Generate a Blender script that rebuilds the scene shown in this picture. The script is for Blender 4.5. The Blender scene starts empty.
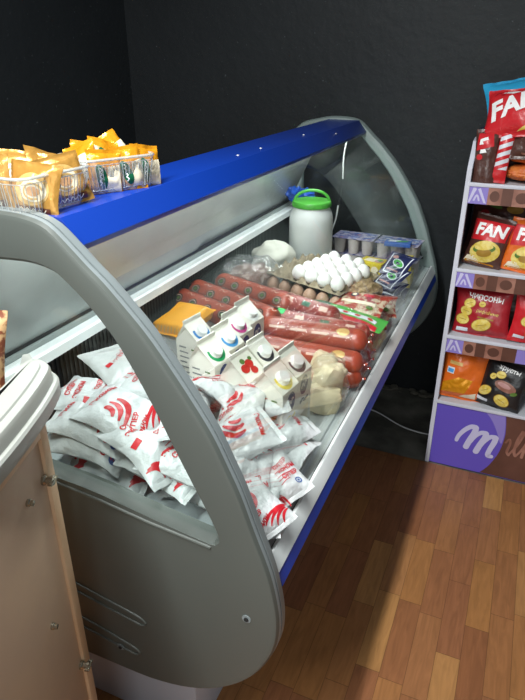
import bpy, bmesh, math, random
from mathutils import Vector, Matrix, noise, Euler
R = math.radians
scn = bpy.context.scene
col = scn.collection
random.seed(7)

# ------------------------------------------------------------------ materials
def lin(c):
    return tuple(((v/12.92) if v <= .04045 else ((v+.055)/1.055)**2.4) for v in c)
def hx(s):
    return lin(tuple(int(s[i:i+2], 16)/255 for i in (0, 2, 4)))
MATS = {}
def mat(name, c, rough=.5, metal=0., bump=None, noise_mix=None, spec=.5, trans=0., coat=0., emit=0.):
    if name in MATS: return MATS[name]
    m = bpy.data.materials.new(name); m.use_nodes = True
    nt = m.node_tree; b = nt.nodes['Principled BSDF']
    cc = hx(c) if isinstance(c, str) else c
    b.inputs['Base Color'].default_value = (*cc, 1)
    b.inputs['Roughness'].default_value = rough
    b.inputs['Metallic'].default_value = metal
    b.inputs['Specular IOR Level'].default_value = spec
    b.inputs['Transmission Weight'].default_value = trans
    b.inputs['Coat Weight'].default_value = coat
    tc = nt.nodes.new('ShaderNodeTexCoord')
    if bump:
        n = nt.nodes.new('ShaderNodeTexNoise'); n.inputs['Scale'].default_value = bump[0]
        n.inputs['Detail'].default_value = 4
        bn = nt.nodes.new('ShaderNodeBump'); bn.inputs['Strength'].default_value = bump[1]
        bn.inputs['Distance'].default_value = bump[2] if len(bump) > 2 else .002
        nt.links.new(tc.outputs['Object'], n.inputs['Vector'])
        nt.links.new(n.outputs['Fac'], bn.inputs['Height'])
        nt.links.new(bn.outputs['Normal'], b.inputs['Normal'])
    if noise_mix:                                  # (colour2, scale, low, high)
        n = nt.nodes.new('ShaderNodeTexNoise'); n.inputs['Scale'].default_value = noise_mix[1]
        n.inputs['Detail'].default_value = 5
        mr = nt.nodes.new('ShaderNodeMapRange'); mr.inputs[1].default_value = noise_mix[2]; mr.inputs[2].default_value = noise_mix[3]
        mx = nt.nodes.new('ShaderNodeMix'); mx.data_type = 'RGBA'
        mx.inputs[6].default_value = (*cc, 1); mx.inputs[7].default_value = (*hx(noise_mix[0]), 1)
        nt.links.new(tc.outputs['Object'], n.inputs['Vector'])
        nt.links.new(n.outputs['Fac'], mr.inputs[0]); nt.links.new(mr.outputs[0], mx.inputs[0])
        nt.links.new(mx.outputs[2], b.inputs['Base Color'])
    MATS[name] = m
    return m

def clear(name, tint=(1, 1, 1), rough=.03, amt=1.0, bump=None, body=0.0, bodycol='dfe6e6'):
    """thin clear sheet: see-through with a glossy skin; body adds a little milky diffuse"""
    if name in MATS: return MATS[name]
    m = bpy.data.materials.new(name); m.use_nodes = True
    nt = m.node_tree; nt.nodes.clear()
    out = nt.nodes.new('ShaderNodeOutputMaterial')
    tr = nt.nodes.new('ShaderNodeBsdfTransparent'); tr.inputs[0].default_value = (*tint, 1)
    gl = nt.nodes.new('ShaderNodeBsdfGlossy'); gl.inputs['Roughness'].default_value = rough
    gl.inputs[0].default_value = (1, 1, 1, 1)
    fr = nt.nodes.new('ShaderNodeLayerWeight'); fr.inputs[0].default_value = .5
    pw = nt.nodes.new('ShaderNodeMath'); pw.operation = 'POWER'; pw.inputs[1].default_value = 4.0
    mu = nt.nodes.new('ShaderNodeMath'); mu.operation = 'MULTIPLY_ADD'; mu.inputs[1].default_value = .4*amt; mu.inputs[2].default_value = .03*amt; mu.use_clamp = True
    mx = nt.nodes.new('ShaderNodeMixShader')
    nt.links.new(fr.outputs['Facing'], pw.inputs[0]); nt.links.new(pw.outputs[0], mu.inputs[0]); nt.links.new(mu.outputs[0], mx.inputs[0])
    if body > 0:
        df = nt.nodes.new('ShaderNodeBsdfDiffuse'); df.inputs[0].default_value = (*hx(bodycol), 1)
        m2 = nt.nodes.new('ShaderNodeMixShader'); m2.inputs[0].default_value = body
        nt.links.new(tr.outputs[0], m2.inputs[1]); nt.links.new(df.outputs[0], m2.inputs[2])
        nt.links.new(m2.outputs[0], mx.inputs[1])
    else:
        nt.links.new(tr.outputs[0], mx.inputs[1])
    nt.links.new(gl.outputs[0], mx.inputs[2]); nt.links.new(mx.outputs[0], out.inputs[0])
    if bump:
        tc = nt.nodes.new('ShaderNodeTexCoord')
        n = nt.nodes.new('ShaderNodeTexNoise'); n.inputs['Scale'].default_value = bump[0]; n.inputs['Detail'].default_value = 3
        bn = nt.nodes.new('ShaderNodeBump'); bn.inputs['Strength'].default_value = bump[1]; bn.inputs['Distance'].default_value = .01
        nt.links.new(tc.outputs['Object'], n.inputs['Vector']); nt.links.new(n.outputs['Fac'], bn.inputs['Height'])
        nt.links.new(bn.outputs[0], gl.inputs['Normal']); nt.links.new(bn.outputs[0], fr.inputs['Normal'])
    MATS[name] = m
    return m

def floor_mat():
    m = bpy.data.materials.new('laminate'); m.use_nodes = True
    nt = m.node_tree; N = nt.nodes; L = nt.links; b = N['Principled BSDF']
    def math_(op, a, bb=None, c=None):
        n = N.new('ShaderNodeMath'); n.operation = op
        for i, v in enumerate((a, bb, c)):
            if v is None: continue
            if isinstance(v, (int, float)): n.inputs[i].default_value = v
            else: L.new(v, n.inputs[i])
        return n.outputs[0]
    tc = N.new('ShaderNodeTexCoord'); sx = N.new('ShaderNodeSeparateXYZ'); L.new(tc.outputs['Object'], sx.inputs[0])
    xs = math_('DIVIDE', sx.outputs[0], .068)
    row = math_('FLOOR', xs)
    wn = N.new('ShaderNodeTexWhiteNoise'); wn.noise_dimensions = '1D'; L.new(row, wn.inputs['W'])
    yo = math_('MULTIPLY_ADD', wn.outputs['Value'], .29, sx.outputs[1])
    ys = math_('DIVIDE', yo, .29)
    cell = math_('FLOOR', ys)
    cid = N.new('ShaderNodeCombineXYZ'); L.new(row, cid.inputs[0]); L.new(cell, cid.inputs[1])
    w2 = N.new('ShaderNodeTexWhiteNoise'); w2.noise_dimensions = '3D'; L.new(cid.outputs[0], w2.inputs['Vector'])
    cr = N.new('ShaderNodeValToRGB')
    cols = ['855436', '986642', 'a06e40', '8f5d3e', 'ae7e4c']
    cr.color_ramp.elements[0].color = (*hx(cols[0]), 1); cr.color_ramp.elements[1].color = (*hx(cols[4]), 1)
    for i in (1, 2, 3):
        e = cr.color_ramp.elements.new(i/4); e.color = (*hx(cols[i]), 1)
    L.new(w2.outputs['Value'], cr.inputs[0])
    # grain, stretched along Y and shifted per block
    sc = N.new('ShaderNodeCombineXYZ')
    L.new(math_('MULTIPLY', sx.outputs[0], 1.0), sc.inputs[0]); L.new(math_('MULTIPLY', sx.outputs[1], .12), sc.inputs[1])
    L.new(math_('MULTIPLY', w2.outputs['Value'], 7.0), sc.inputs[2])
    gn = N.new('ShaderNodeTexNoise'); gn.inputs['Scale'].default_value = 60; gn.inputs['Detail'].default_value = 6; gn.inputs['Distortion'].default_value = 1.2
    L.new(sc.outputs[0], gn.inputs['Vector'])
    gm = N.new('ShaderNodeMapRange'); gm.inputs[1].default_value = .3; gm.inputs[2].default_value = .75; gm.inputs[3].default_value = .78; gm.inputs[4].default_value = 1.15
    L.new(gn.outputs['Fac'], gm.inputs[0])
    fx = math_('FRACT', xs); fy = math_('FRACT', ys)
    ex = math_('LESS_THAN', math_('ABSOLUTE', math_('SUBTRACT', fx, .5)), .488)
    ey = math_('LESS_THAN', math_('ABSOLUTE', math_('SUBTRACT', fy, .5)), .4965)
    seam = math_('MULTIPLY_ADD', math_('MULTIPLY', ex, ey), .45, .55)
    tot = math_('MULTIPLY', gm.outputs[0], seam)
    mm = N.new('ShaderNodeVectorMath'); mm.operation = 'SCALE'; L.new(cr.outputs[0], mm.inputs[0]); L.new(tot, mm.inputs['Scale'])
    L.new(mm.outputs[0], b.inputs['Base Color'])
    b.inputs['Roughness'].default_value = .38; b.inputs['Specular IOR Level'].default_value = .35
    return m

def wall_mat():
    m = bpy.data.materials.new('black_wall'); m.use_nodes = True
    nt = m.node_tree; N = nt.nodes; L = nt.links; b = N['Principled BSDF']
    tc = N.new('ShaderNodeTexCoord')
    n1 = N.new('ShaderNodeTexNoise'); n1.inputs['Scale'].default_value = 70; n1.inputs['Detail'].default_value = 4
    n2 = N.new('ShaderNodeTexNoise'); n2.inputs['Scale'].default_value = 3; n2.inputs['Detail'].default_value = 5
    for n in (n1, n2): L.new(tc.outputs['Object'], n.inputs['Vector'])
    r1 = N.new('ShaderNodeMapRange'); r1.inputs[1].default_value = .68; r1.inputs[2].default_value = .76; L.new(n1.outputs['Fac'], r1.inputs[0])
    mx = N.new('ShaderNodeMix'); mx.data_type = 'RGBA'
    mx.inputs[6].default_value = (*hx('1d2023'), 1); mx.inputs[7].default_value = (*hx('2a2e31'), 1)
    L.new(n2.outputs['Fac'], mx.inputs[0])
    m2 = N.new('ShaderNodeMix'); m2.data_type = 'RGBA'; m2.inputs[7].default_value = (*hx('5c6266'), 1)
    L.new(mx.outputs[2], m2.inputs[6]); L.new(r1.outputs[0], m2.inputs[0])
    L.new(m2.outputs[2], b.inputs['Base Color'])
    b.inputs['Roughness'].default_value = .55; b.inputs['Specular IOR Level'].default_value = .3
    bn = N.new('ShaderNodeBump'); bn.inputs['Strength'].default_value = .5; bn.inputs['Distance'].default_value = .004
    n3 = N.new('ShaderNodeTexNoise'); n3.inputs['Scale'].default_value = 28; n3.inputs['Detail'].default_value = 6; L.new(tc.outputs['Object'], n3.inputs['Vector'])
    L.new(n3.outputs['Fac'], bn.inputs['Height']); L.new(bn.outputs[0], b.inputs['Normal'])
    return m

def M(n): return MATS[n]
mat('grey_plastic', '545955', .5, bump=(420, .25, .0006))
mat('grey_rim', '80888a', .42, bump=(300, .15, .0005))
mat('far_plastic', '7d8a88', .45)
mat('groove', '2c3030', .6)
mat('blue_paint', '0c379a', .32, spec=.5)
mat('blue_fascia', '1b48b8', .35)
mat('white_metal', 'e9edec', .35, noise_mix=('cfd6d8', 6, .4, .7))
mat('deck_metal', 'd8dee0', .3, metal=.1, noise_mix=('b9c2c6', 9, .4, .7))
mat('rail_grey', '8b9391', .4, metal=.3)
mat('rubber', '1b1d1e', .7)
mat('black_inner', '17191b', .55)
mat('white_body', 'b9bfcb', .5)
mat('steel', 'b0aa9a', .25, metal=.9)
mat('door_panel', '8b918f', .33, metal=.35, bump=(5, .25, .02), noise_mix=('a9b0ae', 3, .35, .7))
clear('front_glass', (.96, .98, .97), .02, .75)
clear('side_glass', (.93, .96, .95), .03, .6)
clear('crate_plastic', (.95, .96, .97), .12, 3.5, body=.17)
clear('crate_edge', (.95, .96, .97), .12, 3, body=.5)
clear('film_bag', (.97, .97, .95), .12, 1.4, bump=(30, 1.0), body=.10, bodycol='efe6d0')
clear('film', (.98, .98, .98), .08, .4, bump=(22, 1.0), body=.01)
clear('film_thick', (.9, .9, .91), .12, 1.8, bump=(30, 1.0), body=.08)
mat('cord_white', 'e9ebea', .5)
mat('paper_white', 'c8cbcc', .3, bump=(40, .8, .008), spec=.6)
mat('paper_grey', 'bdbfbe', .3, bump=(30, .6, .006), spec=.6)
mat('print_red', 'bd1f2b', .35)
mat('print_blue', '2c4f8e', .35)
mat('print_green', '3f9a55', .35)
mat('carton_white', 'eeebe0', .4)
mat('carton_text', '8f9092', .5)
mat('cap_white', 'f1f2f0', .35)
mat('logo_blue', '24306e', .4)
mat('white_ink', 'f2f2f2', .4)
for k, v in dict(ring_blue='1f80cf', ring_green='18985a', ring_pink='c8488e', ring_black='2b2d36', ring_yellow='e8d02a', ring_sky='4a9ad8', berry='c42a20').items():
    mat(k, v, .35)
mat('cheese_yellow', 'f3a812', .3, bump=(30, .3, .004), spec=.6)
mat('sausage', '963a24', .3, noise_mix=('a3452d', 40, .45, .62), spec=.6)
mat('sausage_red', '8e3026', .3, noise_mix=('b5766a', 60, .54, .64), spec=.6)
mat('sausage_label', '2c2a22', .4)
mat('sausage_print', 'd9b8a8', .4)
mat('green_tag', '35d06a', .4)
mat('clip_metal', 'b9babc', .25, metal=.9)
mat('tray_pulp', 'a3967f', .95, bump=(160, .7, .002), noise_mix=('8c7f69', 40, .4, .65))
mat('egg_white', 'f2f1ee', .45)
mat('egg_brown', 'b3917a', .5)
mat('jug_plastic', 'dfe2e0', .35, spec=.5)
mat('lid_green', '4a9f38', .35)
mat('bag_blue', '1c4fae', .35)
mat('bread_white', 'd9d8cb', .55, bump=(18, .5, .01))
mat('cheese_pale', 'e2d6ba', .45, noise_mix=('d2c199', 14, .4, .65))
mat('meat_brown', '7d5648', .5, noise_mix=('c2aea2', 25, .52, .62))
mat('cup_grey', 'b3a9a8', .35)
mat('lid_print', 'b2aabc', .3, noise_mix=('4c5290', 50, .48, .55))
mat('lid_blue', '2f5cb0', .3)
mat('box_yellow', 'd3bd2c', .4)
mat('navy', '20264c', .35)
mat('navy_pic', 'b98a86', .4)
mat('pack_green', '4fae4a', .3, spec=.6)
mat('pack_red', '9c3b2f', .3, noise_mix=('c8b49a', 45, .5, .58), spec=.6)
mat('reflected_brown', '8d7456', .8, bump=(60, 1., .006), noise_mix=('b59a78', 70, .45, .6))
mat('rack_white', 'cfd0dc', .4)
mat('rack_inner', '2b2540', .5)
mat('rack_shelf', 'c4c6cd', .45)
mat('lilac', '8f80cc', .45)
mat('lilac_pale', 'c9c4e6', .4)
mat('purple', '6553bf', .42)
mat('purple_dark', '40348a', .42)
mat('choc', '5a382e', .42, noise_mix=('6b463a', 8, .4, .7))
mat('choc_light', '8a5c4e', .4, noise_mix=('a87868', 14, .45, .65))
mat('choc_deep', '3e2620', .42)
mat('pkt_red', 'a3202a', .3, bump=(18, .5, .01), spec=.6)
mat('pkt_bright_red', 'c9222a', .3, bump=(18, .4, .01), spec=.6)
mat('pkt_orange', 'e06a20', .3, bump=(18, .5, .01), spec=.6)
mat('pkt_black', '1d1c1e', .3, bump=(18, .5, .01), spec=.6)
mat('pkt_brown', '4e2f28', .3, bump=(25, .7, .01), spec=.6)
mat('pkt_sky', '2fa0cf', .35, bump=(14, .5, .01))
mat('crisp', 'd8bc4c', .5, noise_mix=('e3cf78', 60, .4, .6))
mat('crisp_rim', 'a07a2a', .5)
mat('pastry', 'c65f2a', .5, bump=(30, .8, .008), noise_mix=('d97d3a', 25, .4, .6))
mat('label_white', 'd9dde6', .4)
mat('leaf', '5a7a34', .5)
mat('gold', 'bd8c42', .25, metal=.35, bump=(40, .6, .004))
mat('gold_light', 'd2ad68', .3, metal=.1, bump=(40, .5, .004))
mat('cream', 'efe3c8', .4)
mat('coffee_brown', '5a2d1e', .35)
mat('tan', 'd3a273', .35)
mat('orange_foil', 'e59a1c', .25, metal=.3, bump=(45, .7, .004))
mat('dark_green', '0f5a3c', .35)
mat('worktop', 'a4a6a0', .35, bump=(150, .12, .001))
mat('wood', 'd6b794', .5, noise_mix=('c8a682', 12, .4, .7))
mat('wood_panel', 'bda28a', .55, noise_mix=('c4a88c', 10, .4, .7))
mat('snack', '8a4a30', .5, noise_mix=('d8b080', 60, .48, .56))
mat('concrete', '5a5850', .85, bump=(20, .6, .006), noise_mix=('87847a', 6, .42, .68))
mat('dirt', '6a665c', .9)
MATS['laminate'] = floor_mat(); MATS['black_wall'] = wall_mat()

# ------------------------------------------------------------------ mesh builder
def flat_text(s, size, shear=0., offset=0., _c={}):
    k = (s, size, shear, offset)
    if k in _c: return _c[k]
    cu = bpy.data.curves.new('t', 'FONT'); cu.body = s; cu.size = size; cu.shear = shear; cu.offset = offset
    cu.align_x = 'CENTER'; cu.align_y = 'CENTER'; cu.resolution_u = 3
    ob = bpy.data.objects.new('t', cu); col.objects.link(ob)
    dg = bpy.context.evaluated_depsgraph_get(); me = ob.evaluated_get(dg).to_mesh()
    vs = [(v.co.x, v.co.y) for v in me.vertices]; fs = [tuple(p.vertices) for p in me.polygons]
    bpy.data.objects.remove(ob); bpy.data.curves.remove(cu)
    _c[k] = (vs, fs)
    return _c[k]
def ell(cx, cy, rx, ry, rot=0, n=22):
    c, s = math.cos(R(rot)), math.sin(R(rot)); o = []
    for i in range(n):
        a = 2*math.pi*i/n; x, y = rx*math.cos(a), ry*math.sin(a)
        o.append((cx+x*c-y*s, cy+x*s+y*c))
    return o
def stroke(pts, w, closed=False):
    """flat band along a polyline, tapering if w is a list; returns (verts, faces)"""
    n = len(pts); vs = []; fs = []
    for i, p in enumerate(pts):
        a = Vector(pts[max(i-1, 0)]); b = Vector(pts[min(i+1, n-1)]); d = (b-a)
        if d.length < 1e-9: d = Vector((1, 0))
        d.normalize(); nn = Vector((-d.y, d.x)); ww = (w[i] if isinstance(w, (list, tuple)) else w)/2
        q = Vector(p); vs += [tuple(q+nn*ww), tuple(q-nn*ww)]
    for i in range(n-1): fs.append((2*i, 2*i+1, 2*i+3, 2*i+2))
    return vs, fs
def arc(cx, cy, rx, ry, a0, a1, n=14):
    return [(cx+rx*math.cos(R(a0+(a1-a0)*i/n)), cy+ry*math.sin(R(a0+(a1-a0)*i/n))) for i in range(n+1)]
def smooth_path(pts, k=6):
    out = []; n = len(pts)
    for i in range(n-1):
        p = [Vector(pts[max(0, min(n-1, i+j))]) for j in (-1, 0, 1, 2)]
        for s in range(k):
            t = s/k
            out.append(.5*((2*p[1])+(p[2]-p[0])*t+(2*p[0]-5*p[1]+4*p[2]-p[3])*t*t+(3*p[1]-p[0]-3*p[2]+p[3])*t**3))
    out.append(Vector(pts[-1]))
    return [tuple(o) for o in out]

class MB:
    def __init__(s): s.bm = bmesh.new(); s.mats = []; s.T = Matrix.Identity(4)
    def mi(s, m):
        m = M(m) if isinstance(m, str) else m
        if m not in s.mats: s.mats.append(m)
        return s.mats.index(m)
    def add(s, vs, fs, m):
        k = s.mi(m); bv = [s.bm.verts.new(s.T @ Vector(v)) for v in vs]; out = []
        for f in fs:
            try: g = s.bm.faces.new([bv[i] for i in f]); g.material_index = k; out.append(g)
            except ValueError: pass
        return out
    def box(s, a, b, m, bev=0.):
        x0, y0, z0 = a; x1, y1, z1 = b
        if x0 > x1: x0, x1 = x1, x0
        if y0 > y1: y0, y1 = y1, y0
        if z0 > z1: z0, z1 = z1, z0
        vs = [(x0,y0,z0),(x1,y0,z0),(x1,y1,z0),(x0,y1,z0),(x0,y0,z1),(x1,y0,z1),(x1,y1,z1),(x0,y1,z1)]
        f = s.add(vs, [(0,3,2,1),(4,5,6,7),(0,1,5,4),(1,2,6,5),(2,3,7,6),(3,0,4,7)], m)
        if bev > 0:
            es = list({e for q in f for e in q.edges})
            bmesh.ops.bevel(s.bm, geom=es, offset=bev, segments=2, affect='EDGES', profile=.5)
        return f
    def prism(s, poly, axis, a, b, m, bev=0., seg=3):
        """poly in the two other axes, extruded along axis from a to b"""
        def P(p, t):
            if axis == 'y': return (p[0], t, p[1])
            if axis == 'x': return (t, p[0], p[1])
            return (p[0], p[1], t)
        n = len(poly)
        vs = [P(p, a) for p in poly]+[P(p, b) for p in poly]
        fs = [tuple(range(n)), tuple(range(2*n-1, n-1, -1))]+[(i, i+n, (i+1) % n+n, (i+1) % n) for i in range(n)]
        f = s.add(vs, fs, m)
        if bev > 0:
            es = list({e for q in f[:2] for e in q.edges})
            bmesh.ops.bevel(s.bm, geom=es, offset=bev, segments=seg, affect='EDGES', profile=.5)
        return f
    def lathe(s, prof, m, n=24, cap=True, axis='z'):
        vs = []; fs = []
        for r, z in prof:
            for i in range(n):
                a = 2*math.pi*i/n
                v = (r*math.cos(a), r*math.sin(a), z)
                if axis == 'x': v = (z, v[0], v[1])
                vs.append(v)
        for j in range(len(prof)-1):
            for i in range(n): fs.append((j*n+i, j*n+(i+1) % n, (j+1)*n+(i+1) % n, (j+1)*n+i))
        if cap: fs += [tuple(range(n))[::-1], tuple(range((len(prof)-1)*n, len(prof)*n))]
        return s.add(vs, fs, m)
    def tube(s, pts, r, m, n=8, cap=True):
        pts = [Vector(p) for p in pts]; vs = []; fs = []; up = Vector((.01, .02, 1))
        for i, p in enumerate(pts):
            d = (pts[min(i+1, len(pts)-1)]-pts[max(i-1, 0)]).normalized()
            a = d.cross(up)
            if a.length < .05: a = d.cross(Vector((1, 0, 0)))
            a.normalize(); b = d.cross(a); rr = r[i] if isinstance(r, (list, tuple)) else r
            for k in range(n):
                t = 2*math.pi*k/n; vs.append(p+(a*math.cos(t)+b*math.sin(t))*rr)
        for j in range(len(pts)-1):
            for i in range(n): fs.append((j*n+i, j*n+(i+1) % n, (j+1)*n+(i+1) % n, (j+1)*n+i))
        if cap: fs += [tuple(range(n))[::-1], tuple(range((len(pts)-1)*n, len(pts)*n))]
        return s.add(vs, fs, m)
    def grid(s, fn, nu, nv, m, flip=False, wrap=False):
        vs = [fn(i/nu, j/nv) for j in range(nv+1) for i in range(nu+1)]
        w = nu+1; fs = [(j*w+i, j*w+i+1, (j+1)*w+i+1, (j+1)*w+i) for j in range(nv) for i in range(nu)]
        if flip: fs = [f[::-1] for f in fs]
        return s.add(vs, fs, m)
    def ellipsoid(s, c, r, m, nu=18, nv=12, fn=None):
        def f(u, v):
            a = 2*math.pi*u; b = math.pi*(v-.5)
            d = Vector((math.cos(b)*math.cos(a), math.cos(b)*math.sin(a), math.sin(b)))
            k = fn(d) if fn else 1
            return (c[0]+d.x*r[0]*k, c[1]+d.y*r[1]*k, c[2]+d.z*r[2]*k)
        return s.grid(f, nu, nv, m)
    def decal(s, shape, m, surf, off=.0008, at=(0, 0), rot=0, mx=.008):
        """flat shape (polygon list or (verts, faces)) laid on surf(x, y, off)"""
        if isinstance(shape, tuple) and len(shape) == 2 and isinstance(shape[1], list) and shape[1] and isinstance(shape[1][0], tuple) and isinstance(shape[1][0][0], int):
            vs, fs = shape
        else: vs, fs = shape, [tuple(range(len(shape)))]
        c, sn = math.cos(R(rot)), math.sin(R(rot))
        t = bmesh.new(); bv = [t.verts.new((at[0]+x*c-y*sn, at[1]+x*sn+y*c, 0)) for x, y in vs]
        for f in fs:
            try: t.faces.new([bv[i] for i in f])
            except ValueError: pass
        bmesh.ops.triangulate(t, faces=t.faces[:])
        for _ in range(4):
            es = [e for e in t.edges if e.calc_length() > mx]
            if not es or len(t.verts) > 2500: break
            bmesh.ops.subdivide_edges(t, edges=es, cuts=1, use_grid_fill=False)
            bmesh.ops.triangulate(t, faces=[f for f in t.faces if len(f.verts) > 3])
        t.verts.index_update()
        s.add([surf(v.co.x, v.co.y, off) for v in t.verts], [tuple(v.index for v in f.verts) for f in t.faces], m)
        t.free()
    def build(s, name, parent=None, sharp=38, mods=None, weld=False):
        if weld: bmesh.ops.remove_doubles(s.bm, verts=s.bm.verts[:], dist=.00005)
        bmesh.ops.recalc_face_normals(s.bm, faces=s.bm.faces[:]) if weld else None
        for f in s.bm.faces: f.smooth = True
        s.bm.normal_update()
        for e in s.bm.edges:
            if len(e.link_faces) == 2 and e.calc_face_angle(0) > R(sharp): e.smooth = False
        me = bpy.data.meshes.new(name); s.bm.to_mesh(me); s.bm.free()
        for m in s.mats: me.materials.append(m)
        o = bpy.data.objects.new(name, me); col.objects.link(o)
        if parent: o.parent = parent
        return o

def tag(o, label, cat, group=None, kind=None):
    if label: o['label'] = label
    if cat: o['category'] = cat
    if group: o['group'] = group
    if kind: o['kind'] = kind
    return o
def thing(name, label, cat, loc=(0, 0, 0), rot=(0, 0, 0), group=None):
    o = bpy.data.objects.new(name, None); o.empty_display_size = .05; col.objects.link(o)
    o.location = loc; o.rotation_euler = [R(a) for a in rot]
    return tag(o, label, cat, group)
def pose(o, loc, rot=(0, 0, 0), sc=1):
    o.location = loc; o.rotation_euler = [R(a) for a in rot]; o.scale = (sc, sc, sc); return o
def dup(root, label=None, group=None):
    def cp(o, par):
        c = o.copy(); col.objects.link(c)
        if par: c.parent = par
        for ch in [x for x in bpy.data.objects if x.parent == o]: cp(ch, c)
        return c
    r = cp(root, None)
    if label: r['label'] = label
    if group: r['group'] = group
    return r
def struct(o): o['kind'] = 'structure'; return o
def plane_surf(origin, ex, ey):
    o, ex, ey = Vector(origin), Vector(ex).normalized(), Vector(ey).normalized(); n = ex.cross(ey)
    return lambda x, y, d=0: o+ex*x+ey*y+n*d

# ------------------------------------------------------------------ pillow packs
class Pouch:
    def __init__(s, w, l, t, seed=0, seal=.012, crump=.004, bend=(0, 0), freq=14, pinch=.07, base=.0, tuck=.0):
        s.__dict__.update(locals())
    def prof(s, x, y):
        v = abs(y)/(s.l/2-s.seal); u = abs(x)/(s.w/2)
        if v >= 1: return 0., 1.
        pv = (1-v**2.6)**.55; pu = max(0, 1-u**2.4)**.6
        return pv*pu, v
    def S(s, x, y, off=0, side=1):
        p, v = s.prof(x, y)
        n = noise.noise(Vector((x*s.freq, y*s.freq, s.seed*3.7)))+.5*abs(noise.noise(Vector((x*s.freq*2.3, y*s.freq*2.3, s.seed*3.7+5))))
        z = side*s.t/2*p+s.crump*n*(.55+.6*p)+side*.0004
        xx = x*(1-s.pinch*(1-min(1, v)**2))
        wv = s.crump*.8*noise.noise(Vector((x*22, 0, s.seed+9)))*min(1, v)**6
        z += wv
        z += -s.bend[0]*x*x-s.bend[1]*y*y
        return Vector((xx, y, z+off*side))
    def mesh(s, mb, m, nu=26, nv=34, back=None):
        f = lambda sd: (lambda a, b: s.S((a-.5)*s.w, (b-.5)*s.l, 0, sd))
        mb.grid(f(1), nu, nv, m); mb.grid(f(-1), nu, nv, back or m, flip=True)
        return s

def seal_lines(mb, p, m, n=3):
    for e in (-1, 1):
        for k in range(n):
            y = e*(p.l/2-.002-.0032*k)
            mb.decal(stroke([(-p.w/2*.97, y), (p.w/2*.97, y)], .0012), m, p.S, .0009, mx=.012)

# ================================================================== the room
mb = MB(); mb.box((-2.2, -1.6, -.05), (2.2, 2.195, 0), 'laminate'); struct(mb.build('floor'))
mb = MB(); mb.box((-2.2, 2.195, -.05), (2.2, 2.95, -.004), 'concrete'); struct(mb.build('floor_concrete'))
mb = MB(); mb.box((-2.2, 2.8, 0), (2.2, 2.9, 2.75), 'black_wall'); struct(mb.build('wall_back'))
mb = MB(); mb.box((-2.05, -1.6, 0), (-1.93, 2.8, 2.75), 'black_wall'); struct(mb.build('wall_left'))
# crumbled plaster edge along the foot of the back wall
mb = MB()
for i in range(46):
    x = -.62+.5*random.random(); y = 2.74+.05*random.random(); r = .006+.012*random.random()
    mb.ellipsoid((x, y, r*.3), (r*1.3, r, r*.5), 'dirt', 7, 5, lambda d: 1+.3*noise.noise(d*2+Vector((x, y, 0))*40))
tag(mb.build('plaster_rubble'), 'grey crumbs of plaster along the foot of the black wall', 'rubble', kind='stuff')
mb = MB()
mb.tube(smooth_path([(-.60, 2.52, .006), (-.47, 2.50, .006), (-.33, 2.42, .006), (-.22, 2.40, .006), (-.1, 2.42, .006)]), .0035, 'cord_white', 6)
tag(mb.build('floor_cable'), 'thin pale cable lying on the dark concrete floor between case and rack', 'cable')

# ================================================================== the display case
Y0, Y1 = .70, 2.57
case = thing('refrigerated_display_case', 'long refrigerated display case with blue top, curved glass and grey rounded end panels', 'display case', (-.6, 1.6, 0))
off = Vector((-.6, 1.6, 0))
def part(mb, name, sharp=38, parent=None, **k):
    bmesh.ops.translate(mb.bm, verts=mb.bm.verts[:], vec=-off)
    return mb.build(name, parent or case, sharp, **k)
OUT = smooth_path([(-.985, 1.20), (-.965, 1.26), (-.92, 1.305), (-.86, 1.322), (-.80, 1.333), (-.745, 1.334), (-.70, 1.330), (-.665, 1.319), (-.63, 1.290), (-.60, 1.262), (-.572, 1.238), (-.54, 1.205),
       (-.503, 1.165), (-.465, 1.115), (-.425, 1.057), (-.391, 1.003), (-.366, .95), (-.342, .895), (-.318, .825), (-.293, .755), (-.279, .70),
       (-.270, .635), (-.273, .575), (-.289, .52), (-.318, .462), (-.36, .41), (-.42, .362), (-.49, .33), (-.57, .313), (-.66, .310)], 3)+[(-.985, .31)]
HOLE = smooth_path([(-.90, 1.19), (-.86, 1.238), (-.80, 1.25), (-.74, 1.254), (-.706, 1.254), (-.675, 1.249), (-.649, 1.237), (-.606, 1.20), (-.575, 1.165), (-.548, 1.128), (-.501, 1.04), (-.452, .934), (-.408, .845), (-.389, .80)], 3) \
     + smooth_path([(-.388, .786), (-.395, .778), (-.412, .775), (-.525, .790), (-.634, .806), (-.727, .816), (-.90, .832)], 2)
HOLE_FAR = []
for p_ in OUT:
    if p_[1] > .80 and p_[0] > -.93:
        a_ = Vector(p_); c_ = Vector((-.66, .80)); HOLE_FAR.append(tuple(a_-(a_-c_).normalized()*.052))
HOLE_FAR += [(-.345, .775), (-.35, .76), (-.37, .752), (-.55, .752), (-.75, .752), (-.90, .752), (-.915, .77), (-.915, .95), (-.915, 1.15)]
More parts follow.
